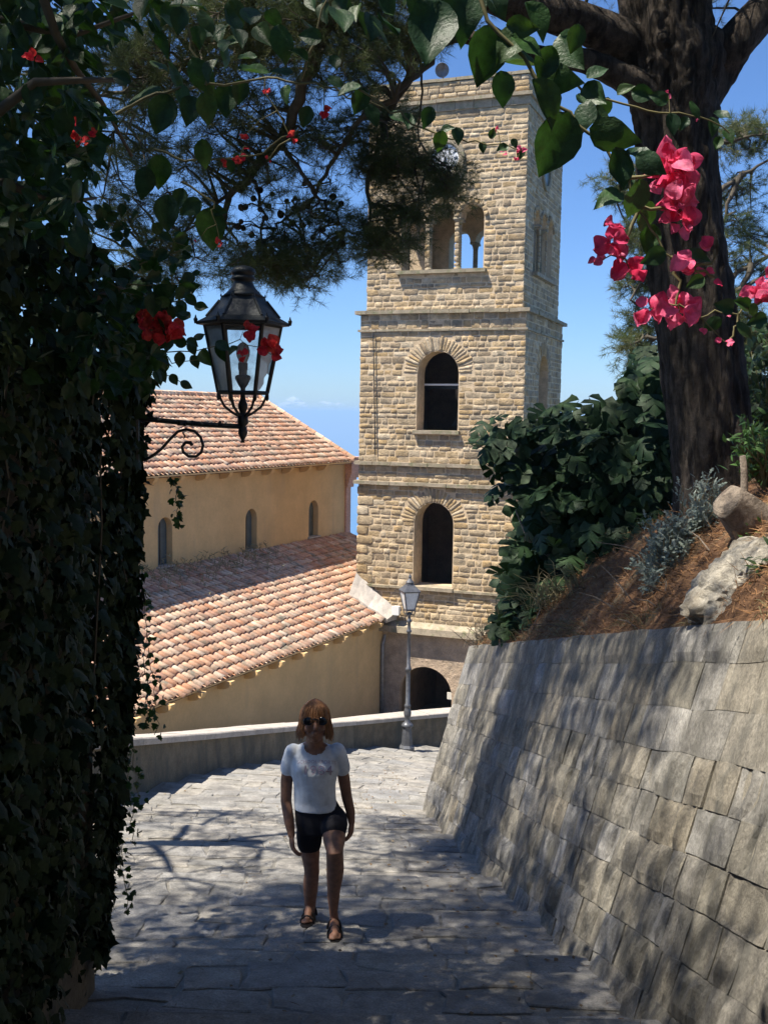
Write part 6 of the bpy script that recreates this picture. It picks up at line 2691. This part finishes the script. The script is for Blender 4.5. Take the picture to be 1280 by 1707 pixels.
def loft(mb, rings, n=24):
    """rings: (centre, half width x, half depth y) horizontal ellipses; closed ends."""
    vs = []
    for c, a, b in rings:
        c = Vector(c)
        for k_ in range(n):
            t = 2 * math.pi * k_ / n
            vs.append(c + Vector((math.cos(t) * a, math.sin(t) * b, 0)))
    fs = []
    for i in range(len(rings) - 1):
        for k_ in range(n):
            p, q = i * n + k_, i * n + (k_ + 1) % n
            fs.append((p, q, q + n, p + n))
    fs.append(tuple(range(n - 1, -1, -1)))
    m_ = (len(rings) - 1) * n
    fs.append(tuple(range(m_, m_ + n)))
    mb.add(vs, fs)


def remeshed(mb, voxel, smooth_it, material, name, parent, post=None):
    me = fixed(mb, name)

    def f(o):
        m = o.modifiers.new('r', 'REMESH')
        m.mode = 'VOXEL'
        m.voxel_size = voxel
        m.use_smooth_shade = True
        s = o.modifiers.new('s', 'SMOOTH')
        s.factor = .5
        s.iterations = smooth_it
    out = evaluated(me, [f])
    out.polygons.foreach_set('use_smooth', np.ones(len(out.polygons), dtype=bool))
    if post:
        post(out)
    return link(name, out, material, parent)


px = lambda v: v * PK
mb = MB()
# head
hc = pj(525, 1203, -.06)
mb.ell(hc, (px(21), px(24.5), px(29)))
mb.ell(hc + Vector((0, -.022, -px(17))), (px(15.5), px(18), px(17)))
mb.ell(pj(525, 1232, -.125), (px(8), px(7), px(7)))                       # chin
seg(mb, [pj(526, 1202, -.172), pj(526, 1214, -.196)], [px(2.6), px(4.2)], 10)   # nose
mb.ell(pj(526, 1222, -.168), (px(7.5), px(3.5), px(1.8)))
mb.ell(pj(526, 1225.5, -.165), (px(6.5), px(3.5), px(1.9)))
for s in (-1, 1):
    mb.ell(pj(525 + s * 11, 1214, -.13), (px(7), px(7), px(8)))            # cheeks
    mb.ell(pj(525 + s * 21.5, 1205, -.04), (px(2.5), px(5), px(8)))        # ears
# neck and trunk
seg(mb, [pj(525, 1215, -.04), pj(525, 1248, .0)], [px(13.5), px(15)], 16)
loft(mb, [(pj(524, 1238, .0), px(16), px(14)), (pj(524, 1247, .01), px(34), px(20)), (pj(524, 1258, .01), px(42), px(25)), (pj(524, 1285, .0), px(38), px(28)), (pj(524, 1310, .01), px(34), px(25)), (pj(526, 1335, .03), px(34), px(25)), (pj(531, 1352, .05), px(38), px(29)), (pj(534, 1372, .06), px(39), px(30)), (pj(535, 1385, .06), px(30), px(24))])
# arms: (image left = her right)
ARM_L = [pj(486, 1254, .0), pj(478, 1300, .03), pj(477, 1335, .03), pj(482, 1368, -.02), pj(486, 1392, -.05)]
seg(mb, ARM_L, [px(12), px(10.5), px(9.6), px(9), px(6.4)], 14)
ARM_R = [pj(565, 1252, .0), pj(573, 1296, .06), pj(578, 1328, .09), pj(584, 1352, .09), pj(586, 1370, .07)]
seg(mb, ARM_R, [px(12), px(10.5), px(9.4), px(8.4), px(6.2)], 14)


def hand(mb, wrist, dirv, side, palm_n):
    """Slightly curled hand: palm, four unequal fingers, thumb from the side near the wrist."""
    d = Vector(dirv).normalized()
    pn = Vector(palm_n)
    pn = (pn - d * pn.dot(d)).normalized()
    w = d.cross(pn).normalized() * side
    c = wrist + d * .045
    rot = Matrix((w, pn, d)).transposed()
    mb.ell(c, (.036, .016, .050), rot)
    for i, (off, ln) in enumerate(((-.027, .068), (-.009, .078), (.009, .074), (.026, .060))):
        b0 = wrist + d * .072 + w * off
        b1 = b0 + d * ln * .45 + pn * .012
        b2 = b1 + d * ln * .30 + pn * .020
        b3 = b2 + d * ln * .16 + pn * .022
        seg(mb, [b0, b1, b2, b3], [.0098, .009, .0085, .0072], 8)
    t0 = wrist + d * .022 + w * -.026
    t1 = t0 + d * .03 - w * .022 + pn * .012
    t2 = t1 + d * .03 - w * .004 + pn * .014
    seg(mb, [t0, t1, t2], [.0125, .0108, .0085], 8)


hand(mb, ARM_L[-1], (.10, -.30, -.95), 1, (.75, .35, 0))
hand(mb, ARM_R[-1], (-.04, -.15, -.98), -1, (-.75, .35, 0))
# legs
FR, FLt = pj(560, 1541, -.10), pj(521, 1541, .02)
LEG_R = [pj(556, 1372, .05), pj(557, 1396, -.12), pj(558, 1421, -.24), pj(559, 1450, -.17), pj(556, 1490, -.08), pj(556, 1520, -.04), pj(557, 1534, -.03)]
def tread_z(p):
    k_ = int(p.y / TREAD)
    return tread_pt(k_, p.y - k_ * TREAD, p.x - xc(p.y)).z


for LG in (LEG_R, ):
    LG[-1].z = tread_z(LG[-1] + Vector((0, -.05, 0))) + .098
seg(mb, LEG_R, [px(21.5), px(19.5), px(14.3), px(14.8), px(11), px(7.6), px(7.6)], 16)
LEG_L = [pj(518, 1372, .06), pj(516, 1410, .05), pj(520, 1452, .05), pj(518, 1476, .13), pj(517, 1505, .21), pj(518, 1528, .25), pj(518, 1538, .24)]
LEG_L[-1].z = tread_z(LEG_L[-1] + Vector((0, -.1, 0))) + .135
seg(mb, LEG_L, [px(21.5), px(17.5), px(13.3), px(13.6), px(10.8), px(7.2), px(7.2)], 16)


def foot(mb, ankle, toe, rr):
    mid_ = ankle.lerp(toe, .5)
    seg(mb, [ankle + Vector((0, .035, -.045)), ankle.lerp(toe, .4) + Vector((0, 0, -.02)), toe], [rr * 1.0, rr * .95, rr * .72], 12)
    for i in range(5):
        o = (i - 2) * .016
        t = toe + Vector((o, -.012 + abs(i - 1) * .006, -.008))
        seg(mb, [t + Vector((0, .02, .004)), t + Vector((0, -.02, -.003))], [.0095, .0085], 8)



foot(mb, LEG_R[-1], LEG_R[-1] + Vector((.015, -.17, -.050)), .036)
foot(mb, LEG_L[-1], LEG_L[-1] + Vector((-.015, -.145, -.092)), .034)
body = remeshed(mb, .0062, 4, MT['skin'], 'body', person)
lowest = min((body.matrix_world @ v.co).z + worig(person).z for v in body.data.vertices)

# t-shirt
mb = MB()
E_ = .010
loft(mb, [(pj(524, 1240, .005), px(20), px(16)), (pj(524, 1246, .01), px(37), px(22)), (pj(524, 1258, .01), px(44), px(27.5)), (pj(524, 1284, -.005), px(40.5), px(31)), (pj(524, 1310, .008), px(36), px(28)), (pj(525, 1334, .025), px(36.5), px(28)), (pj(526, 1347, .03), px(38), px(29.5))])
seg(mb, [pj(489, 1254, .0), pj(484.5, 1268, .01), pj(481, 1281, .02)], [px(15.5), px(14.6), px(14.2)], 18)
seg(mb, [pj(562, 1253, .0), pj(567, 1267, .02), pj(570.5, 1280, .04)], [px(15.5), px(14.6), px(14.2)], 18)
for s in (-1, 1):
    mb.ell(pj(524 + s * 17, 1281, -.072), (px(16), px(12), px(15)))


def folds(me):
    for v in me.vertices:
        p = v.co
        k_ = noise.fractal(Vector((p.x * 7 + p.z * 4, p.y * 7, p.z * 5)), 1, 2, 3)
        v.co = p + v.normal * k_ * .004


shirt = remeshed(mb, .0075, 3, MT['shirt'], 'shirt', person, folds)
# open the neckline
bm = bmesh.new()
bm.from_mesh(shirt.data)
wo = worig(shirt)
nk = pj(525, 1241, -.085) - wo
kill = [f for f in bm.faces if ((f.calc_center_median() - nk) * Vector((0, 0, 0)) if False else Vector(((f.calc_center_median().x - nk.x) / px(23), (f.calc_center_median().y - nk.y) / px(26), (f.calc_center_median().z - nk.z) / px(18)))).length < 1]
bmesh.ops.delete(bm, geom=kill, context='FACES')
bm.to_mesh(shirt.data)
bm.free()
# lettering on the chest, laid on the cloth
bv_ = BVHTree.FromPolygons([v.co + wo for v in shirt.data.vertices], [tuple(p.vertices) for p in shirt.data.polygons])


def print_on(name, body_, size, cx, cy, arch=0.0, bold=0.0, xs_=1.0):
    V, Fc = text_mesh(body_, size, bold)
    c = pj(cx, cy, 0.0)
    vs = []
    for v in V:
        q = c + Vector((v.x * xs_, 0, v.y - arch * v.x * v.x))
        dv = q.normalized()
        h = bv_.ray_cast(q - dv * 1.0, dv)
        vs.append(h[0] - dv * .009 if h[0] is not None else q)
    mb = MB()
    mb.add(vs, Fc)
    mb.obj(name, MT['print'], shirt)


print_on('lettering', '1984', px(24), 529, 1285, 0, 0, 1.12)
print_on('lettering', 'SCHOOL SPORTS', px(8.6), 528, 1270, .35, 0, 1.0)
# shorts
mb = MB()
loft(mb, [(pj(527, 1336, .04), px(36), px(28)), (pj(530, 1350, .05), px(41), px(32)), (pj(533, 1368, .055), px(43), px(33)), (pj(534, 1384, .06), px(41), px(31))])
seg(mb, [pj(556, 1366, .05), pj(557, 1374, -.02), pj(557, 1380, -.07)], [px(24), px(23.6), px(22.6)], 16)
seg(mb, [pj(518, 1368, .06), pj(516, 1390, .055), pj(515.5, 1405, .05)], [px(24), px(23), px(21.5)], 16)
remeshed(mb, .0085, 3, MT['shorts'], 'shorts', person, folds)
# hair: cap, fringe and sides down to the neck
mb = MB()
mb.ell(hc + Vector((0, .018, px(9))), (px(24.5), px(27), px(29)))
mb.ell(hc + Vector((0, .05, -px(9))), (px(23), px(17), px(26)))
for s in (-1, 1):
    seg(mb, [hc + Vector((s * px(18.5), -.02, px(8))), hc + Vector((s * px(21.5), -.0, -px(12))), hc + Vector((s * px(21), .01, -px(28)))], [px(7), px(6.5), px(3.5)], 10)
for i in range(9):
    x = (i - 4) * px(5)
    seg(mb, [hc + Vector((x * .7, -.045, px(25))), hc + Vector((x * 1.0, -.098 + abs(x) * .35, px(12) - abs(i - 4) * .002)), hc + Vector((x * 1.05 + random.uniform(-.004, .004), -.104 + abs(x) * .45, px(4) - random.uniform(0, .008)))], [px(7), px(5.5), px(2.5)], 8)
for i in range(16):
    a = math.radians(200 + i * 140 / 15 - 180 + 0) if False else math.radians(10 + i * 160 / 15)
    b = hc + Vector((math.cos(a) * px(24), math.sin(a) * px(20) + .03, -px(22)))
    seg(mb, [b, b + Vector((math.cos(a) * .014, math.sin(a) * .012, -px(9) - random.uniform(0, .02)))], [px(5), px(2)], 6)


def strands(me):
    for v in me.vertices:
        p = v.co
        a = math.atan2(p.y - (hc - worig(person)).y, p.x - (hc - worig(person)).x)
        k_ = noise.noise(Vector((a * 7, p.z * 3, 2))) + .5 * noise.noise(Vector((a * 17, p.z * 5, 5)))
        v.co = p + v.normal * k_ * .007


hair_o = remeshed(mb, .0065, 2, MT['hair'], 'hair', person, strands)
mb = MB()
for i in range(620):
    a = random.uniform(0, 2 * math.pi)
    front_ = math.sin(a) < -.35
    end = (random.uniform(.02, .055) if front_ and abs(math.cos(a)) < .72 else random.uniform(-.135, -.06))
    crown_ = hc + Vector((random.gauss(0, .015), .02 + random.gauss(0, .015), px(39)))
    pts = []
    kk = random.uniform(.98, 1.10)
    for j in range(7):
        f = j / 6
        th = f * math.pi * .5
        zz = crown_.z + (hc.z + end - crown_.z) * (f ** 1.35)
        rx, ry = px(24.2) * kk, px(28) * kk
        w = min(1.0, math.sin(min(th * 1.5, math.pi / 2)))
        flick = random.uniform(.005, .030) * max(0, f - .72) / .28
        x = hc.x + math.cos(a + .12 * math.sin(3 * f + i)) * (rx * w + flick)
        y = hc.y + .012 + math.sin(a + .12 * math.sin(3 * f + i)) * (ry * w + flick)
        pts.append(Vector((x, y, zz)))
    mb.cur = random.random()
    mb.tube(pts, [.0025, .0034, .0036, .0034, .003, .002, .0008], 4, False)
tag(mb.obj('hair_strands', MT['hair'], hair_o, smooth=True), kind='stuff')
# sunglasses
mb = MB()
for s in (-1, 1):
    c = pj(525.5 + s * 11.2, 1202.5, -.178)
    rot = Matrix.Rotation(s * -.18, 3, 'Z')
    mb.ell(c, (px(9.2), px(2.4), px(7.0)), rot, 18, 8)
mb.tube([pj(520, 1200, -.184), pj(525.5, 1198.5, -.19), pj(531, 1200, -.184)], .004, 6)
for s in (-1, 1):
    mb.tube([pj(525.5 + s * 20, 1200, -.165), pj(525.5 + s * 24, 1201, -.06)], .003, 5)
mb.obj('sunglasses', MT['lens'], person, smooth=True)


def sandal(ank, toe):
    sm = MB()
    d = (toe - ank)
    d.z = 0
    d.normalize()
    w = Vector((-d.y, d.x, 0))
    base_z = min(ank.z - .085, toe.z - .045)
    out = [(-.05, .028), (-.02, .038), (.05, .034), (.12, .043), (.18, .042), (.215, .022)]
    L_ = [ank + d * a + w * b for a, b in out] + [ank + d * a - w * b for a, b in reversed(out)]
    L_ = [Vector((p.x, p.y, base_z)) for p in L_]
    sm.prism(L_, Z * .022)
    for a, h, r in ((.02, .075, .046), (.10, .062, .047), (.145, .05, .047)):
        c = ank + d * a
        pts = []
        for i in range(9):
            t = math.pi * i / 8
            pts.append(Vector((c.x, c.y, base_z + .015)) + w * math.cos(t) * r + Z * math.sin(t) * h)
        sm.tube(pts, .008, 5)
    sm.obj('sandal', MT['sandal'], person, fix=True)
    return base_z


zR = sandal(LEG_R[-1], LEG_R[-1] + Vector((.015, -.17, -.05)))
zL = sandal(LEG_L[-1], LEG_L[-1] + Vector((-.015, -.145, -.09)))
gR = tread_pt(int(LEG_R[-1].y / TREAD), LEG_R[-1].y % TREAD, 0).z
gL = tread_pt(int(LEG_L[-1].y / TREAD), LEG_L[-1].y % TREAD, 0).z
print('FEET right', zR, gR, 'left', zL, gL, 'PD', PD)
